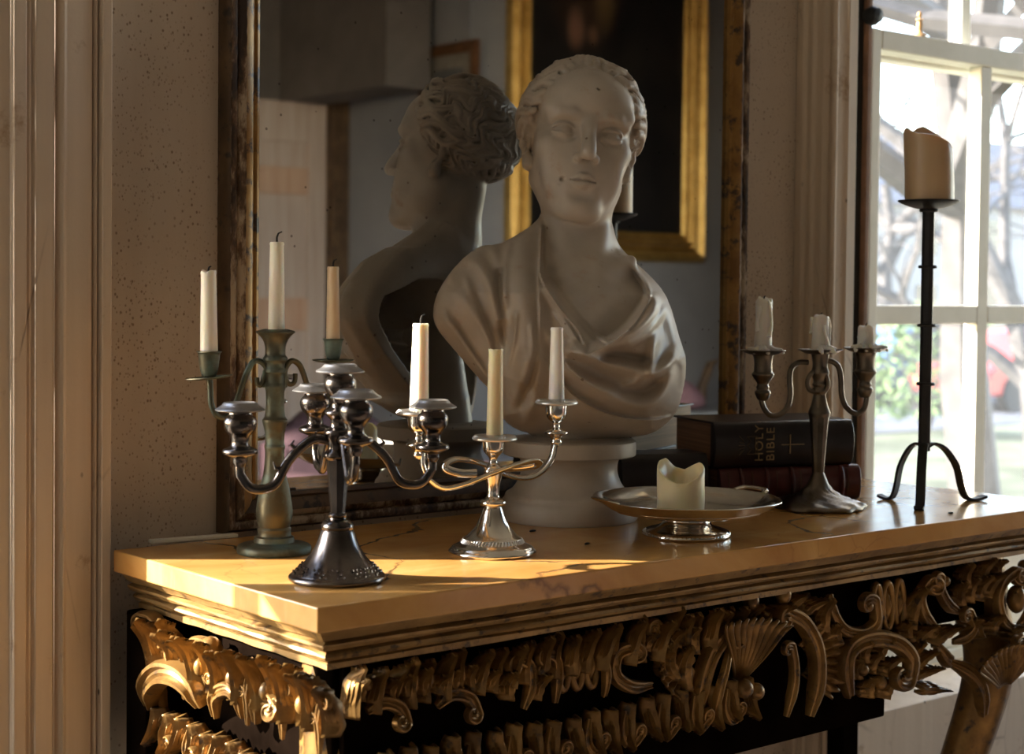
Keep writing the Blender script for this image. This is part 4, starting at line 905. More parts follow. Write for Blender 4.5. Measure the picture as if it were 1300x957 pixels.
    for sx in (-1, 1):                                            # curls in front of and behind the ear, and at the nape
        for k in range(5):
            az = math.radians(74 + k * 11); pts = []
            for i in range(9):
                t = i / 8
                p = on_skull(az + math.radians(9) * math.sin(7 * t + k), math.radians(-4 - 52 * t), .1 - .9 * t * (k < 2)); p[0] *= sx; pts.append(p)
            chain(pts, .52, .34, .15)
        for k in range(6):
            az = math.radians(128 + k * 10); pts = []
            for i in range(9):
                t = i / 8
                p = on_skull(az + math.radians(7) * math.sin(8 * t + k * 1.3), math.radians(-30 - 34 * t), .15 - .9 * t); p[0] *= sx; pts.append(p)
            chain(pts, .55, .30, .15)
    for k in range(7):                                            # tousled tuft above the brow
        a = -32 + k * 13; pts = []
        for i in range(8):
            t = i / 7
            p = on_skull(math.radians(a * (1 + .5 * t)), math.radians(50 + 46 * t + 3 * math.sin(6 * t + k)), .25 + .55 * math.sin(2.6 * t)); pts.append(p)
        chain(pts, .55, .38, .12)
    # chips and a knock beside the mouth
    ell((-2.75, 8.0, -6.9), (.36, .6, .3), .1, 's'); ell((-3.1, 7.9, -7.5), (.2, .5, .22), .1, 's')
    ell((-1.6, 8.6, 7.2), (.3, .5, .16), .1, 's'); ell((.6, 8.4, 5.6), (.25, .6, .15), .1, 's'); ell((2.9, 7.9, 6.2), (.16, .5, .2), .1, 's')
    P, Q = surface_nets(f)
    return mesh_np('carved_figure', P, Q, mat, parent)
# ---------------------------------------------------------------- the bust
SB = np.array((1.3391, 1.4937, .9)); BAZ = PAN + .035
bust = thing('bust', 'pale marble portrait bust with draped shoulders on a round socle before the mirror', 'bust', SB, -BAZ)
build_bust(bust, MT['stone'])
K = 1010.
sc = [(.083, 0), (.0845, .003), (.0850, .012), (.0835, .021), (.0795, .0255), (.0785, .029), (.077, .0315), (.070, .036), (.0635, .045), (.0595, .056), (.0590, .066), (.0615, .0745), (.0665, .0765), (.0795, .078), (.0815, .082), (.0815, .093), (.0790, .0975), (.060, .099), (.055, .101)]
MB().lathe(sm(sc, 2), 72).build('socle', MT['stone'], bust, smooth=45)
# ---------------------------------------------------------------- candles
def taper(loc, r0, r1, h, mat, label, lean=(0, 0), tip=0, wick=.012, drips=0, seed=1, group=None, ragged=0.):
    rr = random.Random(seed); t = thing('taper_candle', label, 'candle', loc)
    n = 20; prof = [(r0, 0), (r0, .002)] + [(r0 + (r1 - r0) * k / 6, h * k / 6) for k in range(1, 6)] + [(r1, h - .003), (r1 * 1.06, h - .001), (r1 * .96, h + .001), (r1 * .55, h - .001 - tip), (.001, h - .0015 - tip)]
    ph = [rr.uniform(0, 6.3) for _ in range(4)]
    def fn(r, z, a, j):
        k = z / h; rag = (ragged * (math.sin(2 * a + ph[0]) + .6 * math.sin(5 * a + ph[1])) if k > .9 and r > r1 * .4 else 0)
        rrr = r * (1 + (.05 * math.sin(6 * a + ph[2]) * math.sin(9 * k + ph[3]) if drips else 0)); return rrr, z + rag
    b = MB().lathe(prof, n, fn=fn, cap=False)
    for v in range(len(b.v)):
        x, y, z = b.v[v]; b.v[v] = (x + lean[0] * z / h, y + lean[1] * z / h, z)
    wx = b.build('wax', mat, t, smooth=60)
    for k in range(drips):
        a = rr.uniform(0, 6.28); z0 = h * rr.uniform(.75, 1.02); z1 = z0 - h * rr.uniform(.35, .9); P = []
        for q in range(7):
            u = q / 6; z = z0 + (max(z1, .002) - z0) * u; rad = r0 + (r1 - r0) * z / h + .0012; aa = a + .2 * math.sin(u * 5 + k); P.append((rad * math.cos(aa) + lean[0] * z / h, rad * math.sin(aa) + lean[1] * z / h, z))
        MB().tube(P, [.0018, .0024, .002, .0018, .0024, .0026, .0032], 7).build('wax_drip', mat, t)
    if wick:
        z = h - tip; MB().tube([(lean[0], lean[1], z - .003), (lean[0], lean[1], z + wick * .5), (lean[0] + wick * .15, lean[1], z + wick * .85), (lean[0] + wick * .5, lean[1], z + wick)], [.0011, .001, .0009, .0007], 6).build('wick', MT['wick'], t)
    return t
def on(root_spot, p): c, q = math.cos(root_spot.rz), math.sin(root_spot.rz); return root_spot.loc + np.array((c * p[0] - q * p[1], q * p[0] + c * p[1], p[2]))
# ---------------------------------------------------------------- tarnished five-light candelabrum, empty, in front
S = Spot(at_z(428, 736)); dk = thing('candelabrum', 'dark tarnished silver five light candelabrum without candles at the front left', 'candelabrum', S.loc, S.rz)
Y0 = 736 + 0
def zz(S, y, y0): return (y0 - y) / S.s
b = MB(); b.lathe(sm(S.prof([(59, 736), (61.5, 734), (61.5, 730), (58, 727), (56, 725), (47, 717), (38, 708), (30, 696), (24.5, 684), (21, 674), (18.5, 670)], 736), 3), 56)
b.build('base', MT['tarnish'], dk)
b = MB()
for i in range(48):                                             # chased flower band on the foot
    a = 2 * math.pi * i / 48
    for q, (r, z) in enumerate(((54.5, 11.5), (50.5, 15.5), (46.5, 19.5))):
        r += 1.2 * math.sin(i * 2.4 + q); rr0 = .0011 + .0005 * math.sin(i * 1.7 + q * 2)
        b.lathe([(.0001, rr0), (rr0 * .9, rr0 * .5), (rr0 * 1.1, -rr0 * .6)], 6, c=(r / S.s * math.cos(a + q * .06), r / S.s * math.sin(a + q * .06), z / S.s), cap=False)
b.build('chased_band', MT['tarnish'], dk)
b = MB(); b.lathe(sm(S.prof([(17, 674), (20.5, 670), (20.5, 665), (16, 660), (11, 657.5), (11.5, 655), (12, 652.5), (9.5, 650)], 736), 3), 32).lathe(S.prof([(9.2, 651), (15, 583)], 736), 8); b.build('stem', MT['tarnish'], dk, smooth=25)
b = MB(); b.lathe(sm(S.prof([(15, 583), (18.5, 579), (18.5, 575), (15, 571), (13, 568), (14, 560), (16, 556), (17.5, 551), (17, 546), (11, 542), (9.5, 536), (11, 531), (15, 527), (17.5, 524), (15, 520), (9, 517), (8, 512)], 736), 3), 32); b.build('hub', MT['tarnish'], dk)
def dark_cup(parent, p, s, tall=1.):
    c = tuple(p)
    o = MB().lathe(sm([(.4 / s, -74 / s), (6 / s, -73 / s), (9 / s, -66 / s), (9.5 / s, -62 / s), (20 / s, -57.5 / s), (22 / s, -54 / s), (20 / s, -50.5 / s), (12 / s, -47.5 / s), (10.5 / s, -42 / s), (12 / s, -35 / s), (18 / s, -28 / s), (20.5 / s, -20 / s), (19.5 / s, -13 / s), (15 / s, -8.5 / s), (14.5 / s, -5 / s)], 2), 28, c=c).build('candle_cup', MT['tarnish'], parent)
    MB().lathe(sm([(14.5 / s, -5.2 / s), (22 / s, -4.5 / s), (29.5 / s, -3.4 / s), (31 / s, -1.8 / s), (29 / s, -.2 / s), (23 / s, 3.6 / s), (20.5 / s, 6.6 / s), (19 / s, 7.4 / s), (17 / s, 6 / s), (12 / s, 3.5 / s), (10 / s, -10 / s), (.5 / s, -11 / s)], 2), 32, c=c, cap=False).build('drip_pan', MT['tarnish_rim'], parent)
sS = S.s
tops = {'L': S.L(305, 518, -.035), 'R': S.L(549.5, 514.5, .030), 'F': S.L(452, 502, -.082), 'B': S.L(400.5, 494, .088)}
for k_, p in tops.items():
    u = p / np.hypot(p[0], p[1]) if False else np.array((p[0], p[1], 0)) / math.hypot(p[0], p[1]); Lr = math.hypot(p[0], p[1]); zc = p[2] - 74 / sS; zh = (736 - 560) / sS
    H = lambda f, z: np.array((u[0] * Lr * f, u[1] * Lr * f, z))
    dip = zc - 26 / sS
    P = [H(.10, zh + .001), H(.24, zh + .003), H(.38, zh - .005), H(.52, zh - .019), H(.64, (zh - .019 + dip) / 2 - .008), H(.78, dip - .0015), H(.90, dip + .001), H(.985, dip + .011), H(1.0, zc - .004), H(1.0, zc + .004)]
    ar = MB().tube(cat_curve(P, 6), [.0040] * 20 + [.0040] * (len(cat_curve(P, 6)) - 20), 12, flat=(1, 1.15)).build('arm', MT['tarnish'], dk)
    q = H(.42, zh - .010); MB().tube([q + np.array((0, 0, .003)), q + np.array((u[0] * .006, u[1] * .006, .008)), q + np.array((u[0] * .003, u[1] * .003, .012))], [.0024, .0019, .0007], 7).tube([q + np.array((u[0] * .014, u[1] * .014, -.013)), q + np.array((u[0] * .021, u[1] * .021, -.014)), q + np.array((u[0] * .023, u[1] * .023, -.008))], [.0022, .0017, .0007], 7).build('leaf_spur', MT['tarnish'], ar)
    dark_cup(dk, p, sS)
# central light
p = np.array((0, 0, (736 - 469) / sS)); c = tuple(p + S.L(428, 736, 0) * 0 + np.array((.0015, 0, 0)))
MB().lathe(sm([(8 / sS, -44 / sS), (10.5 / sS, -40 / sS), (12 / sS, -35 / sS), (18 / sS, -27 / sS), (20.5 / sS, -19 / sS), (19 / sS, -12 / sS), (15 / sS, -8 / sS), (14.5 / sS, -4 / sS)], 2), 28, c=c).build('candle_cup', MT['tarnish'], dk)
MB().lathe(sm([(14.5 / sS, -5.2 / sS), (22 / sS, -4.5 / sS), (29.5 / sS, -3.4 / sS), (31 / sS, -1.8 / sS), (29 / sS, -.2 / sS), (23 / sS, 3.6 / sS), (20.5 / sS, 6.6 / sS), (19 / sS, 7.4 / sS), (17 / sS, 6 / sS), (12 / sS, 3.5 / sS), (10 / sS, -10 / sS), (.5 / sS, -11 / sS)], 2), 32, c=c, cap=False).build('drip_pan', MT['tarnish_rim'], dk)
# ---------------------------------------------------------------- green bronze candelabrum with three candles, behind
S = Spot(at_z(348, 701)); gr = thing('candelabrum', 'green patinated bronze three light candelabrum with burning-down candles beside the mirror frame', 'candelabrum', S.loc, S.rz); s = S.s; Y0 = 701
gr['label'] = 'green patinated bronze candelabrum with three tapers beside the left mirror frame'
MB().lathe(sm(S.prof([(46, 701), (47, 699), (46.5, 693), (42, 690), (28, 688), (25.5, 686), (25, 681), (21.5, 679), (21, 674), (21.5, 671), (19.5, 668)], 701), 2), 44).build('base', MT['bronze'], gr, smooth=30)
MB().lathe(sm(S.prof([(19.5, 669), (21, 664), (23, 654), (22.5, 640), (18.5, 618), (14.5, 602), (12.6, 585), (12.2, 572), (13.2, 568), (13.2, 565), (12.0, 562), (12.6, 548), (15.8, 536), (16, 532), (13, 528), (11.5, 512), (12, 497), (13.2, 492), (13, 488), (11.7, 485), (12, 474), (13.5, 472), (13.2, 468), (12, 466), (12.5, 460), (15.5, 457), (15.2, 453), (12.8, 450), (13, 440), (16, 431), (22, 424), (24.5, 422), (24, 420), (20, 419), (11.8, 418), (11.5, 432), (1, 433)], 701), 2), 36, cap=False).build('stem', MT['bronze'], gr, smooth=35)
def cup_small(parent, p, s, r, h, mat, pan_r, tilt=(0, 0)):
    c = tuple(p)
    MB().lathe(sm([(r * .52 / s, -h / s), (r * .66 / s, -h * .92 / s), (r * .80 / s, -h * .7 / s), (r * .90 / s, -h * .35 / s), (r * .98 / s, -.06 * h / s), (r * 1.12 / s, 0), (r * 1.06 / s, .04 * h / s), (r * .8 / s, 0), (r * .72 / s, -.5 * h / s), (.0005, -.52 * h / s)], 3), 26, c=c, cap=False).build('candle_cup', mat, parent)
    V = MB().lathe([(.001, (-h - 2.5) / s), (pan_r * .8 / s, (-h - 2.2) / s), (pan_r / s, (-h - .2) / s), (pan_r / s, (-h + .8) / s), (pan_r * .8 / s, (-h - .8) / s), (.001, (-h - .9) / s)], 36, c=c, cap=False)
    for i in range(len(V.v)):
        x, y, z = V.v[i]; V.v[i] = (x, y, z + (x - c[0]) * tilt[0] + (y - c[1]) * tilt[1])
    V.build('drip_pan', mat, parent)
gl, gR = S.L(265.5, 447, -.045), S.L(423, 431, .050)
cup_small(gr, gl, s, 14, 31, MT['bronze'], 29, (.10, 0)); cup_small(gr, gR, s, 12.5, 27, MT['bronze'], 27)
def arm(parent, S, pts, rad, mat, name='arm', flat=None, n=10):
    P = cat_curve([S.L(*p) for p in pts], 6); return MB().tube(P, rad, n, flat=flat).build(name, mat, parent)
arm(gr, S, [(337, 492, -.003), (337, 478, -.004), (338, 467, -.006), (331, 459, -.009), (322, 459, -.012), (315, 469, -.016), (309, 484, -.020), (303, 502, -.025), (296, 520, -.030), (285, 530, -.036), (274, 526, -.042), (268, 512, -.045), (267, 495, -.045), (266, 479, -.045)], .0031, MT['bronze'])
arm(gr, S, [(337, 470, -.005), (334, 482, -.006), (331, 489, -.008), (327, 487, -.009), (326, 479, -.009)], .0026, MT['bronze'], 'curl')
arm(gr, S, [(361, 492, .004), (361, 476, .005), (363, 466, .007), (370, 458, .010), (379, 462, .014), (385, 474, .018), (390, 489, .023), (397, 506, .029), (408, 514, .036), (418, 506, .044), (422, 486, .049), (423, 460, .05)], .0031, MT['bronze'])
arm(gr, S, [(361, 472, .005), (364, 484, .007), (369, 488, .009), (374, 484, .010), (375, 474, .010)], .0026, MT['bronze'], 'curl')
c0 = on(S, np.array((.001, 0, (701 - 431) / s))); taper(c0, 10.8 / s, 8.7 / s, 122 / s, MT['wax'], 'tall white taper in the flared top of the green bronze candelabrum', (.0, 0), 0, .012, 0, 3)
c0 = on(S, gl + np.array((0, 0, -14 / s))); taper(c0, 11.2 / s, 9.3 / s, 113 / s, MT['wax'], 'white taper on the left arm of the green candelabrum, farthest left candle', (-.0012, 0), .0, .006, 0, 5, ragged=.0012)
c0 = on(S, gR + np.array((0, 0, -10 / s))); taper(c0, 9.2 / s, 7.4 / s, 104 / s, MT['wax_shaded'], 'taper tinted tan to stand for shade on the right arm of the green candelabrum', (-.0008, 0), 0, .009, 0, 7)
# ---------------------------------------------------------------- polished silver three-light candelabrum
S = Spot(at_z(625, 702.5)); sv = thing('candelabrum', 'polished silver three light candelabrum with looped arms in the sun patch', 'candelabrum', S.loc, S.rz); s = S.s; Y0 = 702.5
MB().lathe(sm(S.prof([(53, 702.5), (55, 701), (55, 698), (52, 695), (49.5, 692), (41, 688), (38, 685), (37, 682.5), (30, 677), (22, 668), (17, 658), (14, 650), (12.5, 646), (10.5, 642)], Y0), 3), 56, fn=lambda r, z, a, j: (r * (1 + (.012 * math.cos(8 * a) if r > 40 / s else 0)), z)).build('base', MT['silver'], sv)
b = MB()
for i in range(60):
    a = 2 * math.pi * i / 60; r = 38.6 / s; b.tube([(r * 1.04 * math.cos(a), r * 1.04 * math.sin(a), 14.5 / s), (r * .96 * math.cos(a + .05), r * .96 * math.sin(a + .05), 19.3 / s)], .0009, 6)
b.build('gadroon_band', MT['silver_pan'], sv)
MB().lathe(sm(S.prof([(10.5, 643), (15.5, 641), (17, 637.5), (15, 634), (9, 631), (8, 626), (8.6, 616), (11.5, 603), (12.5, 597), (10, 592), (6, 588), (4.8, 584), (6, 580), (9.5, 576), (12.8, 571), (14, 562), (14.8, 556)], Y0), 3), 32).build('stem', MT['silver'], sv)
def silver_pan(parent, p, s, r):
    c = tuple(p)
    MB().lathe(sm([(14 / s, -4 / s), (r * .9 / s, -3.6 / s), (r / s, -2 / s), (r * .98 / s, .3 / s), (r * .86 / s, 2.6 / s), (r * .62 / s, 3.5 / s), (11.5 / s, 3.8 / s), (10.8 / s, 2 / s), (10 / s, -8 / s), (.001, -9 / s)], 3), 40, c=c, cap=False).build('drip_pan', MT['silver_pan'], parent)
    b = MB()
    for i in range(46):
        a = 2 * math.pi * i / 46; b.tube([(c[0] + r * .99 / s * math.cos(a), c[1] + r * .99 / s * math.sin(a), c[2] - 1 / s), (c[0] + r * .87 / s * math.cos(a + .06), c[1] + r * .87 / s * math.sin(a + .06), c[2] + 2.9 / s)], .0006, 5)
    b.build('beaded_rim', MT['silver_pan'], parent)
def silver_cup(parent, p, s, foot=True):
    c = tuple(p)
    pr = [(14.6 / s, -3 / s), (14.2 / s, -10 / s), (13 / s, -18 / s), (9.5 / s, -24 / s), (5 / s, -27.5 / s), (4.6 / s, -32 / s)]
    if foot: pr += [(6 / s, -34 / s), (14 / s, -38 / s), (15.5 / s, -41 / s), (12 / s, -43 / s), (8 / s, -46 / s), (6.5 / s, -50 / s), (7.5 / s, -53 / s), (5 / s, -57 / s)]
    MB().lathe(sm(pr[::-1], 3), 28, c=c).build('candle_cup', MT['silver'], parent)
pc = np.array(((625 - 625) / s + .0012, 0, (Y0 - 555) / s)); pl = S.L(532, 523, -.053); pr_ = S.L(706.5, 510, .053)
silver_pan(sv, pc, s, 28.5)
for p in (pl, pr_): silver_pan(sv, p, s, 28); silver_cup(sv, p, s)
el = pl + np.array((0, 0, -57 / s)); er = pr_ + np.array((0, 0, -57 / s))
pts = [S.L(536, 575, -.053), S.L(537, 592, -.052), S.L(546, 610, -.048), S.L(564, 620, -.042), S.L(590, 615, -.034), S.L(620, 603, -.024), S.L(652, 591, -.012), S.L(674, 585, .002), S.L(683.5, 586, .012), S.L(680, 591, .020), S.L(662, 594, .022), S.L(640, 595, .018)]
MB().tube(cat_curve([el] + pts, 6), .0037, 10, flat=(1.25, .8)).build('arm', MT['silver'], sv)
pts = [S.L(704, 566, .053), S.L(700, 582, .052), S.L(690, 596, .049), S.L(675, 605, .045), S.L(658, 606, .038), S.L(640, 601, .028), S.L(622, 592, .014), S.L(600, 585, -.004), S.L(578, 583, -.018), S.L(566, 589, -.025), S.L(568, 596, -.027), S.L(585, 601, -.025), S.L(605, 601, -.021)]
MB().tube(cat_curve([er] + pts, 6), .0037, 10, flat=(1.25, .8)).build('arm', MT['silver'], sv)
c0 = on(S, pc + np.array((0, 0, -8 / s))); taper(c0, 10.9 / s, 9.0 / s, 119 / s, MT['wax_yellow'], 'cream taper in the middle of the silver candelabrum', (.0004, 0), 0, .0, 0, 11, ragged=.0008)
c0 = on(S, pl + np.array((0, 0, -8 / s))); taper(c0, 12.2 / s, 9.6 / s, 116 / s, MT['wax'], 'bright sunlit taper on the left arm of the silver candelabrum', (.0012, 0), 0, .010, 0, 12)
c0 = on(S, pr_ + np.array((0, 0, -8 / s))); taper(c0, 10.8 / s, 8.0 / s, 104 / s, MT['wax_old'], 'pale taper on the right arm of the silver candelabrum, before the drapery', (-.0006, 0), 0, .0, 0, 13)
# ---------------------------------------------------------------- dull pewter three-light candelabrum on the right
S = Spot(at_z(1038, 645)); pw_ = thing('candelabrum', 'dull pewter three light candelabrum with wax stumps in front of the books', 'candelabrum', S.loc, S.rz); s = S.s; Y0 = 645
rr = random.Random(9); MB().lathe(sm(S.prof([(55, 645), (58, 643), (57, 639), (50, 635), (38, 631), (27, 627), (19, 622), (14, 615), (10, 606), (8.5, 602), (7, 599)], Y0), 3), 60, fn=lambda r, z, a, j: (r * (1 + .05 * math.cos(6 * a + .4) * (r > 25 / s) + .03 * math.sin(11 * a + j * .4) * (r > 15 / s)), z + (.0022 * math.sin(9 * a + j) * math.sin(5 * a + j * .7) if 15 / s < r < 54 / s else 0))).build('base', MT['pewter'], pw_)
MB().lathe(sm(S.prof([(6.8, 600), (7.4, 597), (9.5, 565), (12.4, 532), (13, 528)], Y0), 2), 10).build('stem', MT['pewter'], pw_, smooth=25)
MB().lathe(sm(S.prof([(13, 529), (14, 525), (13.6, 522), (10.5, 514), (8.2, 504), (7.8, 500), (9.5, 497), (9, 493), (8, 491), (9.5, 488), (8, 485), (8.5, 481), (11, 475), (11.5, 472), (9.8, 467), (9.4, 461), (10.8, 452), (12.5, 446)], Y0), 3), 28).build('centre_socket', MT['pewter'], pw_)
for cx, sg in ((1027, 1), (1046, -1)):
    arm(pw_, S, [(1038, 470, -.008), (1038 - sg * 8, 474, -.012), (1038 - sg * 13, 484, -.012), (1038 - sg * 11, 494, -.010), (1038 - sg * 3, 498, -.010)], .0030, MT['pewter'], 'curl')
def pew_cup(p):
    c = tuple(p); f = lambda L: sm([(r / s, z / s) for r, z in L], 3)
    MB().lathe(f([(5, -62), (7, -60), (10, -53), (9.5, -50), (7.5, -48), (8.2, -45), (7, -42), (8, -39), (13.5, -31), (14, -28), (11.8, -25), (11.4, -14), (12.6, -7), (14.5, -3)]), 28, c=c).build('candle_cup', MT['pewter'], pw_)
def pew_pan(p):
    c = tuple(p); f = lambda L: sm([(r / s, z / s) for r, z in L], 3)
    MB().lathe(f([(10, -4), (18, -3.6), (27.5, .8), (28.5, 1.2), (27, 2), (18, -1.4), (10, -2), (.5, -2)]), 36, c=c, cap=False).build('drip_pan', MT['pewter'], pw_)
pl, pm, pr_ = S.L(969, 446, -.012), S.L(1033, 445, 0.), S.L(1099, 443, .012)
pm = np.array((.0, 0, (Y0 - 445) / s))
for p in (pl, pr_): pew_cup(p)
for p in (pl, pm, pr_): pew_pan(p)
arm(pw_, S, [(1026, 460, 0), (1014, 460, -.002), (1005, 467, -.004), (1002.5, 480, -.005), (1003.5, 500, -.006), (1000, 516, -.008), (990, 526, -.009), (978, 527, -.011), (970, 518, -.012), (967, 508, -.012), (967.5, 500, -.012)], .0036, MT['pewter'])
arm(pw_, S, [(1042, 459, 0), (1054, 458, .002), (1064, 465, .005), (1067.5, 480, .006), (1068.5, 500, .007), (1074, 516, .009), (1086, 525, .010), (1096, 520, .012), (1100, 508, .012), (1100.5, 498, .012)], .0036, MT['pewter'])
def stump(p, r0, r1, h, label, seed, drips, rag, lean=(0, 0), skirt=9):
    t = taper(on(S, p + np.array((0, 0, -1 / s))), r0 / s, r1 / s, h / s, MT['wax_old'], label, lean, .0, .005, drips, seed, ragged=rag)
    rr = random.Random(seed); b = MB()
    for k in range(skirt):                                     # hardened runs over the pan
        a = rr.uniform(0, 6.28); L = rr.uniform(16, 30) / s; b.tube([((r0 - 2) / s * math.cos(a), (r0 - 2) / s * math.sin(a), 7 / s), (r0 * 1.3 / s * math.cos(a), r0 * 1.3 / s * math.sin(a), 3.5 / s), (L * math.cos(a + .1), L * math.sin(a + .1), 2.2 / s), (L * 1.12 * math.cos(a + .15), L * 1.12 * math.sin(a + .15), -1.5 / s)], [.0030, .0036, .0034, .0016], 7)
    b.build('wax_run', MT['wax_old'], t)
stump(pl, 10.5, 10, 66, 'wax dripped candle stub, tallest of three on the pewter candelabrum', 21, 7, .0028)
stump(pm, 11, 10, 44, 'wax dripped stub in the middle of the pewter candelabrum', 22, 5, .0018)
stump(pr_, 11, 10, 29, 'short wax stub on the right arm of the pewter candelabrum by the window', 23, 4, .0014)
# ---------------------------------------------------------------- tall black iron pricket
S = Spot(at_z(1172, 639)); ir = thing('candlestick', 'tall black iron candlestick on three bent legs near the window', 'candlestick', S.loc, S.rz); s = S.s; Y0 = 639
MB().tube([(0, 0, (Y0 - 572) / s), (0, 0, (Y0 - 262) / s)], 7.9 / s, 8).build('rod', MT['iron'], ir, smooth=20)
for y in (339, 413, 487, 268):
    MB().lathe([(7 / s, -2 / s), (10.8 / s, -2 / s), (11.8 / s, 0), (10.8 / s, 2 / s), (7 / s, 2 / s)], 20, c=(0, 0, (Y0 - y) / s)).build('collar', MT['iron'], ir)
MB().lathe(sm([(r / s, (Y0 - y) / s) for r, y in ((8, 267), (20, 264.5), (32, 260), (38, 256.5), (38.2, 255.3), (37, 255.4), (30, 258.2), (18, 260.5), (1, 261))], 3), 40, cap=False).build('dish', MT['iron'], ir)
def ileg(pts):
    P = cat_curve([S.L(*p) for p in pts], 6); d = P[-6] - P[4]; side = np.array((-d[1], d[0], 0)); side /= np.linalg.norm(side); nrm = np.cross(side, np.array((0, 0, 1.)))
    MB().tube(P, 1., sect=[(-.0060, -.0017), (.0060, -.0017), (.0060, .0017), (-.0060, .0017)], up=None if True else side).build('leg', MT['iron'], ir, smooth=20) if False else strap(P, side)
def strap(P, side):
    V = []; n = len(P); T = np.gradient(P, axis=0); T /= np.linalg.norm(T, axis=1)[:, None]
    for i in range(n):
        N = np.cross(T[i], side); N /= np.linalg.norm(N)
        for a, b in ((-.0062, -.0018), (.0062, -.0018), (.0062, .0018), (-.0062, .0018)): V.append(P[i] + side * a + N * b)
    F = [(i * 4 + q, i * 4 + (q + 1) % 4, (i + 1) * 4 + (q + 1) % 4, (i + 1) * 4 + q) for i in range(n - 1) for q in range(4)] + [(0, 1, 2, 3), tuple((n - 1) * 4 + q for q in range(4))]
    MB().add(V, F).build('leg', MT['iron'], ir, smooth=30)
zf = .0022
def foot(px, py):
    p = at_z(px, py, .9 + zf); return S.A @ (p - S.loc)
def ileg3(f, tip):
    u = np.array((f[0], f[1], 0)); R_ = np.linalg.norm(u); u /= R_; zt = (Y0 - 563) / s
    H = lambda q, z: u * q * R_ + np.array((0, 0, z))
    P = cat_curve([H(0.02, zt - .004), H(.14, zt), H(.30, zt - .006), H(.44, zt - .020), H(.54, zt * .55), H(.60, zt * .28), H(.66, zt * .10), H(.75, .002), H(.88, zf), H(1.0, zf + .003)], 5)
    strap(P, np.array((-u[1], u[0], 0)))
ileg3(foot(1116, 631), 0); ileg3(foot(1166, 647), 0); ileg3(foot(1250, 632.5), 0)
t = thing('pillar_candle', 'fat pillar candle darkened as backlit, with a broken rim on the iron candlestick', 'candle', on(S, np.array((.001, 0, (Y0 - 257.5) / s))))
t.rotation_euler = (0, 0, S.rz)
def pillar(t, r, topf, mat, s_, n=48, dish=.02, lean=0., wick=True):
    V = []; F = []; m = 7
    prof = [(r, 0, 0)] + [(r, k / 6, 0) for k in range(1, 7)]
    for j, (rr_, k, _) in enumerate(prof):
        for i in range(n):
            a = 2 * math.pi * i / n; h = topf(a); V.append((rr_ * (1 + .012 * math.sin(3 * a + j)) * math.cos(a) + lean * k, rr_ * math.sin(a), h * k))
    rings = [(.95, .0008), (.86, -.0006), (.78, -.006), (.55, -dish), (.2, -dish * 1.05)]
    hm = sum(topf(2 * math.pi * i / n) for i in range(n)) / n
    for (q, dz) in rings:
        for i in range(n):
            a = 2 * math.pi * i / n; h = topf(a); hh = h + dz if q > .7 else hm + dz; V.append((r * q * math.cos(a) + lean, r * q * math.sin(a), min(h + dz, hh) if q > .7 else min(hm, h) + dz))
    M_ = len(prof) + len(rings)
    F = [(j * n + i, j * n + (i + 1) % n, (j + 1) * n + (i + 1) % n, (j + 1) * n + i) for j in range(M_ - 1) for i in range(n)] + [tuple(range(n))[::-1], tuple((M_ - 1) * n + i for i in range(n))]
    MB().add(V, F).build('wax', mat, t, smooth=60)
    z = hm - dish
    if wick: MB().tube([(lean, 0, z - .002), (lean + .001, 0, z + .005), (lean + .003, .001, z + .009)], [.0013, .0011, .0008], 6).build('wick', MT['wick'], t)
def interp(tab):
    A = np.array([q[0] for q in tab] + [tab[0][0] + 360.]); B = np.array([q[1] for q in tab] + [tab[0][1]])
    return lambda a: float(np.interp((math.degrees(a) - A[0]) % 360 + A[0], A, B))
# heights (px of the photograph) by angle: 0 = right, 90 = away, 180 = left, 270 = towards the camera
tf = interp([(0, 66), (25, 76), (50, 86), (72, 93), (88, 98), (105, 95), (125, 88), (150, 86), (172, 88), (190, 93), (208, 88), (235, 84), (270, 82), (310, 74), (340, 66)])
pillar(t, 30.5 / s, lambda a: tf(a) / s, MT['wax_backlit'], s, lean=-3.0 / s)
# ---------------------------------------------------------------- footed silver salver with a candle stub
S = Spot(at_z(871, 680)); tr = thing('salver', 'octagonal footed silver salver with two handles in front of the bust', 'tray', S.loc, S.rz); s = S.s; Y0 = 680
MB().lathe(sm(S.prof([(53, 680), (56, 678.5), (55, 674), (50, 671), (36, 667), (30, 662), (29, 657), (32, 653)], Y0), 3), 48).build('foot', MT['salver'], tr)
b = MB()
for i in range(64):
    a = 2 * math.pi * i / 64; b.lathe([(.0002, .0016), (.0014, .0008), (.0014, -.0008), (.0002, -.0016)], 6, c=(54.5 / s * math.cos(a), 54.5 / s * math.sin(a), 4.5 / s), cap=False)
b.build('beaded_rim', MT['salver'], tr)
zr = (Y0 - 632) / s
def octo(r, z, a, j):
    if r < 60 / s: return r, z
    m = (a + math.pi / 8) % (math.pi / 4) - math.pi / 8; o = math.cos(math.pi / 8) / math.cos(m); q = .30
    return r * (1 - q + q * o * 1.04), z
MB().lathe(sm([(20 / s, zr - 25 / s), (58 / s, zr - 22 / s), (88 / s, zr - 17.5 / s), (96 / s, zr - 14 / s), (97 / s, zr - 12.5 / s), (101 / s, zr - 12 / s), (112 / s, zr - 5 / s), (119.5 / s, zr - .6 / s), (120.5 / s, zr + .6 / s), (118.5 / s, zr + 1.2 / s), (110 / s, zr - 2.6 / s), (99 / s, zr - 9.5 / s), (94 / s, zr - 11.4 / s), (84 / s, zr - 14.6 / s), (50 / s, zr - 16.5 / s), (1 / s, zr - 17 / s)], 3), 96, fn=octo, cap=False).build('dish', MT['salver'], tr, smooth=50)
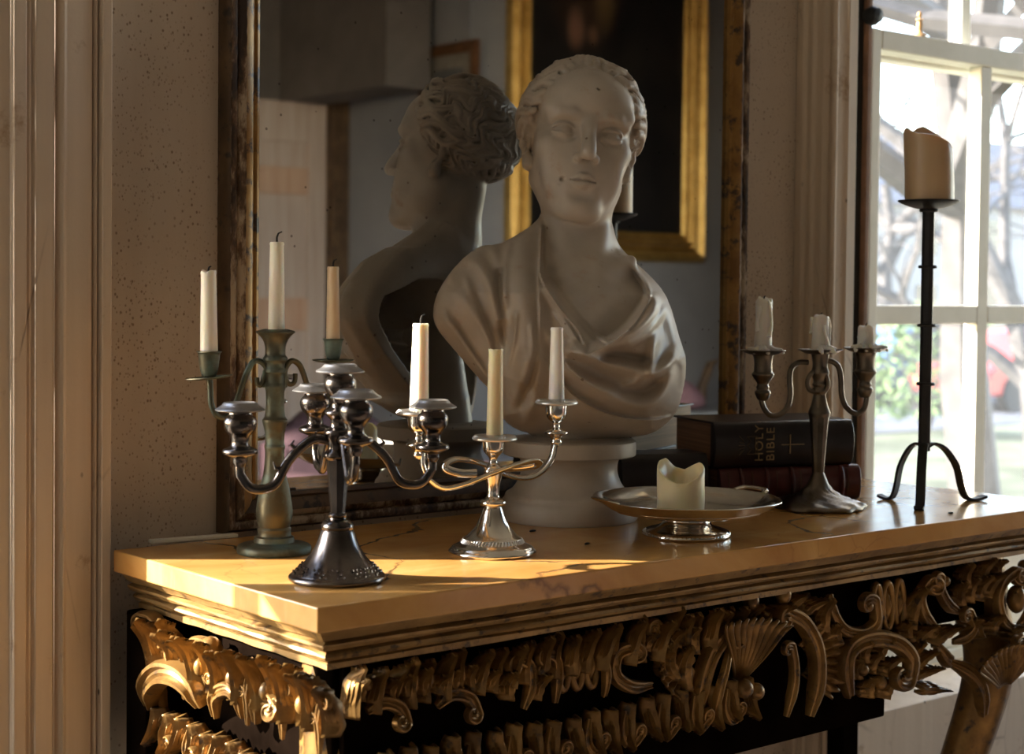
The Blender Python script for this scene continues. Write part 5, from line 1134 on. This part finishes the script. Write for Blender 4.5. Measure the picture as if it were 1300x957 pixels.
for ang in (math.radians(207), math.radians(27 + 12)):
    ca, sa = math.cos(ang), math.sin(ang); W = 24 / s; P = []
    for k, (u, o) in enumerate(((-1.05, .0), (-.98, 5), (-.75, 10), (-.35, 11.5), (.35, 11.5), (.75, 10), (.98, 5), (1.05, 0))):
        rr_ = (115 + o) / s; P.append((rr_ * ca - u * W * sa, rr_ * sa + u * W * ca, zr + (.5 + o * .35) / s))
    MB().tube(cat_curve(P, 4), .0030, 10, flat=(1.3, .7)).build('handle', MT['salver'], tr)
t = thing('pillar_candle', 'pale yellow candle stub with a scalloped rim on the silver salver', 'candle', on(S, S.L(864, 641, -.010) * np.array((1, 1, 0)) + np.array((0, 0, zr - 16.2 / s)))); t.rotation_euler = (0, 0, S.rz); sv_s = s * 1.005
tf2 = interp([(0, 52), (28, 58), (50, 54), (75, 47), (100, 50), (125, 62), (150, 60), (180, 50), (205, 46), (230, 40), (258, 35), (280, 36), (305, 42), (330, 47)])
pillar(t, 30 / s, lambda a: (tf2(a) + 3) / s, MT['wax_yellow'], s, dish=.016, wick=False)
# ---------------------------------------------------------------- books
def book(name, label, loc, rz, L, Dp, H, cov, spine_bands=0, title=False, round_=.010, th=.0028, over=.004):
    t = thing(name, label, 'book', loc, rz)                    # x along the spine, y away from it
    MB().box((over, .006, th), (L - over, Dp - over, H - th)).build('page_block', MT['pages'], t, smooth=0)
    for z in (0, H - th): MB().box((0, .004, z), (L, Dp, z + th)).build('cover', cov, t, smooth=30, bevel=.0012)
    pts = [(.006, 0.0)]
    arc = [(.006 - round_ * math.sin(math.pi * k / 10) - .001, H * (1 - math.cos(math.pi * k / 10)) / 2) for k in range(11)]
    inn = [(.0085, H - .001), (.0085, .001)]
    MB().prism(arc + inn, 'x', .0, L).build('spine', cov, t, smooth=40, bevel=.001)
    for k in range(spine_bands):
        x = L * (k + .8) / (spine_bands + .6); P = [(x, .006 - (round_ + .0022) * math.sin(math.pi * q / 10) - .001, H * (1 - math.cos(math.pi * q / 10)) / 2) for q in range(1, 10)]
        MB().tube(P, .0030, 8).build('raised_band', cov, t)
    return t
BZ = -math.radians(39.8 - 20)
redR = at_z(1091, 634); Lr = .212; redL = redR - Lr * np.array((math.cos(BZ), math.sin(BZ), 0)); HB = .0475
rb = book('book', 'oxblood leather book with raised bands lying under the bible', redL, BZ, Lr, .120, HB, MT['leather_red'], 5)
bl = at_z(893, 588.5, .9 + HB); br = np.array(redL) + np.array((-.010 * math.cos(BZ), -.010 * math.sin(BZ), HB))
bib = book('book', 'thick black leather bible with gold lettering on top of the oxblood book', br, BZ, .209, .122, .0615, MT['leather_black'], 0, round_=.012)
kb = book('book', 'plain black book lying behind the salver beside the bust socle', redL - np.array((.137 * math.cos(BZ), .137 * math.sin(BZ), 0)) + np.array((.0, .006, 0)), BZ, .124, .062, .068, MT['leather_black'], 0, round_=.010)
for k in range(6):                                             # gold lines between the bands of the red spine
    x = Lr * (k + .3) / 5.9; MB().tube([(x + .004 * 0, .006 - .0112 * math.sin(math.pi * q / 10) - .0012, HB * (1 - math.cos(math.pi * q / 10)) / 2) for q in range(2, 9)], .0005, 5).build('gold_line', MT['lettering_dim'], rb)
def text_mesh(body, size, mat, parent, name='lettering'):
    c = bpy.data.curves.new(name, 'FONT'); c.body = body; c.size = size; c.align_x = 'LEFT'; c.align_y = 'CENTER'; c.extrude = .0003; c.space_character = 1.12
    o = bpy.data.objects.new(name, c); COL.objects.link(o); dg = bpy.context.evaluated_depsgraph_get(); me = bpy.data.meshes.new_from_object(o.evaluated_get(dg)); COL.objects.unlink(o); bpy.data.objects.remove(o)
    me.materials.clear(); me.materials.append(mat); q = bpy.data.objects.new(name, me); COL.objects.link(q); q.parent = parent; return q
ysp = -.0076
def on_spine(o, x, z):      # letters read upwards along the height of the book
    o.matrix_local = Matrix(((0, -1, 0, x), (0, 0, -1, ysp), (1, 0, 0, z), (0, 0, 0, 1)))
on_spine(text_mesh('HOLY', .0172, MT['lettering'], bib), .064, .009); on_spine(text_mesh('BIBLE', .0172, MT['lettering'], bib), .081, .009)
MB().box((.097, ysp - .0006, .0298), (.131, ysp + .001, .0310)).box((.1095, ysp - .0006, .0185), (.1107, ysp + .001, .0435)).build('stamped_cross', MT['lettering'], bib, smooth=0)
cr_ = MB()
for a, b in (((.046, .019), (.060, .019)), ((.046, .042), (.060, .042)), ((.058, .019), (.058, .042)), ((.061, .019), (.061, .042)), ((.046, .019), (.052, .025)), ((.052, .025), (.046, .0305)), ((.046, .0305), (.052, .036)), ((.052, .036), (.046, .042)),
             ((.034, .018), (.041, .025)), ((.034, .026), (.042, .028)), ((.033, .0305), (.043, .0305)), ((.034, .035), (.042, .033)), ((.034, .043), (.041, .036))):
    cr_.tube([(a[0], ysp, a[1]), (b[0], ysp, b[1])], .0007, 5)
cr_.build('stamped_crown', MT['lettering_dim'], bib)
MB().box((.150, ysp - .0004, .016), (.1515, ysp + .001, .046)).build('stamped_line', MT['lettering_dim'], bib, smooth=0)

# crumbs on the marble
rr = random.Random(3)
for k, (px, py) in enumerate(((745, 691), (676, 675), (1207, 652))):
    b = MB().lathe([(.0006, 0), (.0026, .0004), (.0022, .0018), (.0006, .0024)], 7, fn=lambda r, z, a, j: (r * (1 + .4 * math.sin(2 * a + k)), z))
    o = b.build('crumb', MT['wick']); o.location = tuple(at_z(px, py)); o.scale = (1.6, .9, 1); tag(o, ['dark crumb on the marble just left of the salver foot', 'dark crumb on the marble between the silver candelabrum and the socle', 'dark crumb on the marble right of the iron candlestick'][k], 'crumb')
# ---------------------------------------------------------------- outside the window: lawn, street, cars, bare trees, a house
GZ = -.9
g = MB().box((-30, 2.2, GZ - .2), (70, 90, GZ)).build('ground_outside', MT['ground'], smooth=0); struct(g, 'winter lawn outside')
def far(px, dist): d = _ray(px, 400); return EYE + d * dist
p = far(1190, 17); rd = MB().box((-30, 15.0, GZ), (70, 27.0, GZ + .02)).build('road_outside', MT['road'], smooth=0); struct(rd, 'pale street across the lawn')
def tree(px, dist, h, r, seed, label, lean=0.):
    rr = random.Random(seed); b = far(px, dist); t = thing('tree', label, 'tree', (b[0], b[1], GZ), 0, 'bare trees outside the window'); tr_ = MB(); br = MB()
    def grow(mb, p, d, L, r, depth):
        pts = [p]; n = 4; q = d.copy()
        for i in range(n):
            q = q + np.array([rr.gauss(0, .14) for _ in range(3)]) + np.array((0, 0, .05)); q /= np.linalg.norm(q); pts.append(pts[-1] + q * L / n)
        mb.tube(pts, [r * (1 - .45 * i / n) for i in range(n + 1)], 6 if depth < 2 else 4, cap=False)
        if depth < 5 and r > .006:
            for k in range(rr.choice((2, 3, 3)) + (depth == 0) * 2):
                f = rr.uniform(.45, 1.) if depth else rr.uniform(.35, 1.); i = min(n, max(1, int(round(f * n)))); e = q + np.array([rr.gauss(0, .75) for _ in range(3)]); e[2] = abs(e[2]) * .6 + .1 if rr.random() < .8 else e[2] * .4; e /= np.linalg.norm(e); grow(br, pts[i], e, L * rr.uniform(.6, .82), r * .55 * rr.uniform(.75, 1.1), depth + 1)
    grow(tr_, np.zeros(3), np.array((lean, 0, 1.)), h * .42, r, 0)
    tr_.build('trunk', MT['bark'], t); br.build('branches', MT['bark'], t)
tree(1225, 9.0, 8.5, .17, 5, 'big bare tree with a thick trunk right behind the tall candle', .12); tree(1092, 14, 8, .16, 8, 'bare tree with fine branches at the left side of the window', -.1); tree(1325, 20, 9, .2, 12, 'bare tree behind the right panes of the window', .05); tree(1125, 44, 12, .25, 15, 'far bare tree between the two nearer trunks'); tree(1300, 54, 11, .25, 19, 'farthest bare tree beyond the street')
def car(px, dist, paint, label, rz):
    b = far(px, dist); t = thing('car', label, 'car', (b[0], b[1], GZ + .02), rz, None)
    body = [(-2.1, .30), (-2.15, .62), (-1.9, .80), (-1.15, .88), (-.65, 1.38), (.75, 1.42), (1.35, .95), (2.0, .86), (2.15, .6), (2.1, .30)]
    MB().prism(body, 'y', -.82, .82).build('body', paint, t, smooth=25, bevel=.05)
    MB().prism([(-1.02, .92), (-.6, 1.33), (.70, 1.36), (1.2, .95)], 'y', -.835, .835).build('side_window', MT['car_glass'], t, smooth=0)
    for x in (-1.35, 1.35):
        for y in (-.76, .76): MB().lathe([(.02, -.1), (.30, -.1), (.32, -.06), (.32, .06), (.30, .1), (.02, .1)], 18).build('wheel', MT['tyre'], t).matrix_local = Matrix.Translation((x, y, .32)) @ Matrix.Rotation(math.pi / 2, 4, 'X')
car(1124, 31, MT['car_blue'], 'blue parked car at the left edge of the window view', .05); car(1225, 41, MT['car_silver'], 'silver parked car behind the iron candlestick', -.05); car(1292, 30, MT['car_red'], 'red parked car seen through the lower right pane', .0)
def bush(px, dist, w, h, mat, label, seed):
    rr = random.Random(seed); b = far(px, dist); t = thing('shrub', label, 'shrub', (b[0], b[1], GZ)); st = MB(); lf = MB()
    for k in range(16): st.tube([(0, 0, 0), (rr.uniform(-w, w) * .5, rr.uniform(-w, w) * .4, h * .5), (rr.uniform(-w, w), rr.uniform(-w, w) * .6, h * rr.uniform(.7, 1))], [.015, .01, .004], 5)
    for k in range(900):
        a, e, q = rr.uniform(0, 6.28), rr.uniform(0, 1), rr.uniform(.45, 1) ; c = np.array((w * q * math.cos(a), w * .7 * q * math.sin(a), h * (.15 + .85 * e) * (1 - .25 * q))); u = np.array([rr.gauss(0, .04) for _ in range(3)]); v = np.array([rr.gauss(0, .04) for _ in range(3)]); lf.add([c - u, c + v, c + u, c - v], [(0, 1, 2, 3)])
    st.build('stem', MT['bark'], t); o = lf.build('leaves', mat, t, smooth=0)
bush(1192, 6.4, .45, .95, MT['red_leaf'], 'rusty red shrub low outside between the candlestick legs', 3); bush(1125, 7.2, .4, .8, MT['hedge'], 'dark low shrub outside at the left edge of the window', 4); bush(1178, 24, 1.1, 2.2, MT['hedge'], 'green shrub across the lawn, behind the iron candlestick rod', 6)
b = far(1230, 70); t = thing('house', 'pale rendered house with a slate roof far across the street', 'house', (b[0], b[1], GZ), -.2)
MB().box((-9, -4, 0), (9, 4, 5.6)).build('wall', MT['render_wall'], t, smooth=0); MB().prism([(-4.4, 5.5), (4.4, 5.5), (0, 8.6)], 'x', -9.4, 9.4).build('roof', MT['slate'], t, smooth=0)
for x in (-6.6, -3.4, -.2, 3.0, 6.2):
    for z in (1.0, 3.6): MB().box((x, -4.06, z), (x + 1.0, -3.98, z + 1.4)).build('window', MT['car_glass'], t, smooth=0)
b = far(1130, 84); t = thing('house', 'brick grey terrace farthest away, left behind the blue car', 'house', (b[0], b[1], GZ), -.3)
MB().box((-12, -4, 0), (6, 4, 6.5)).build('wall', MT['slate'], t, smooth=0); MB().prism([(-4.4, 6.4), (4.4, 6.4), (0, 9.4)], 'x', -12.4, 6.4).build('roof', MT['slate'], t, smooth=0)
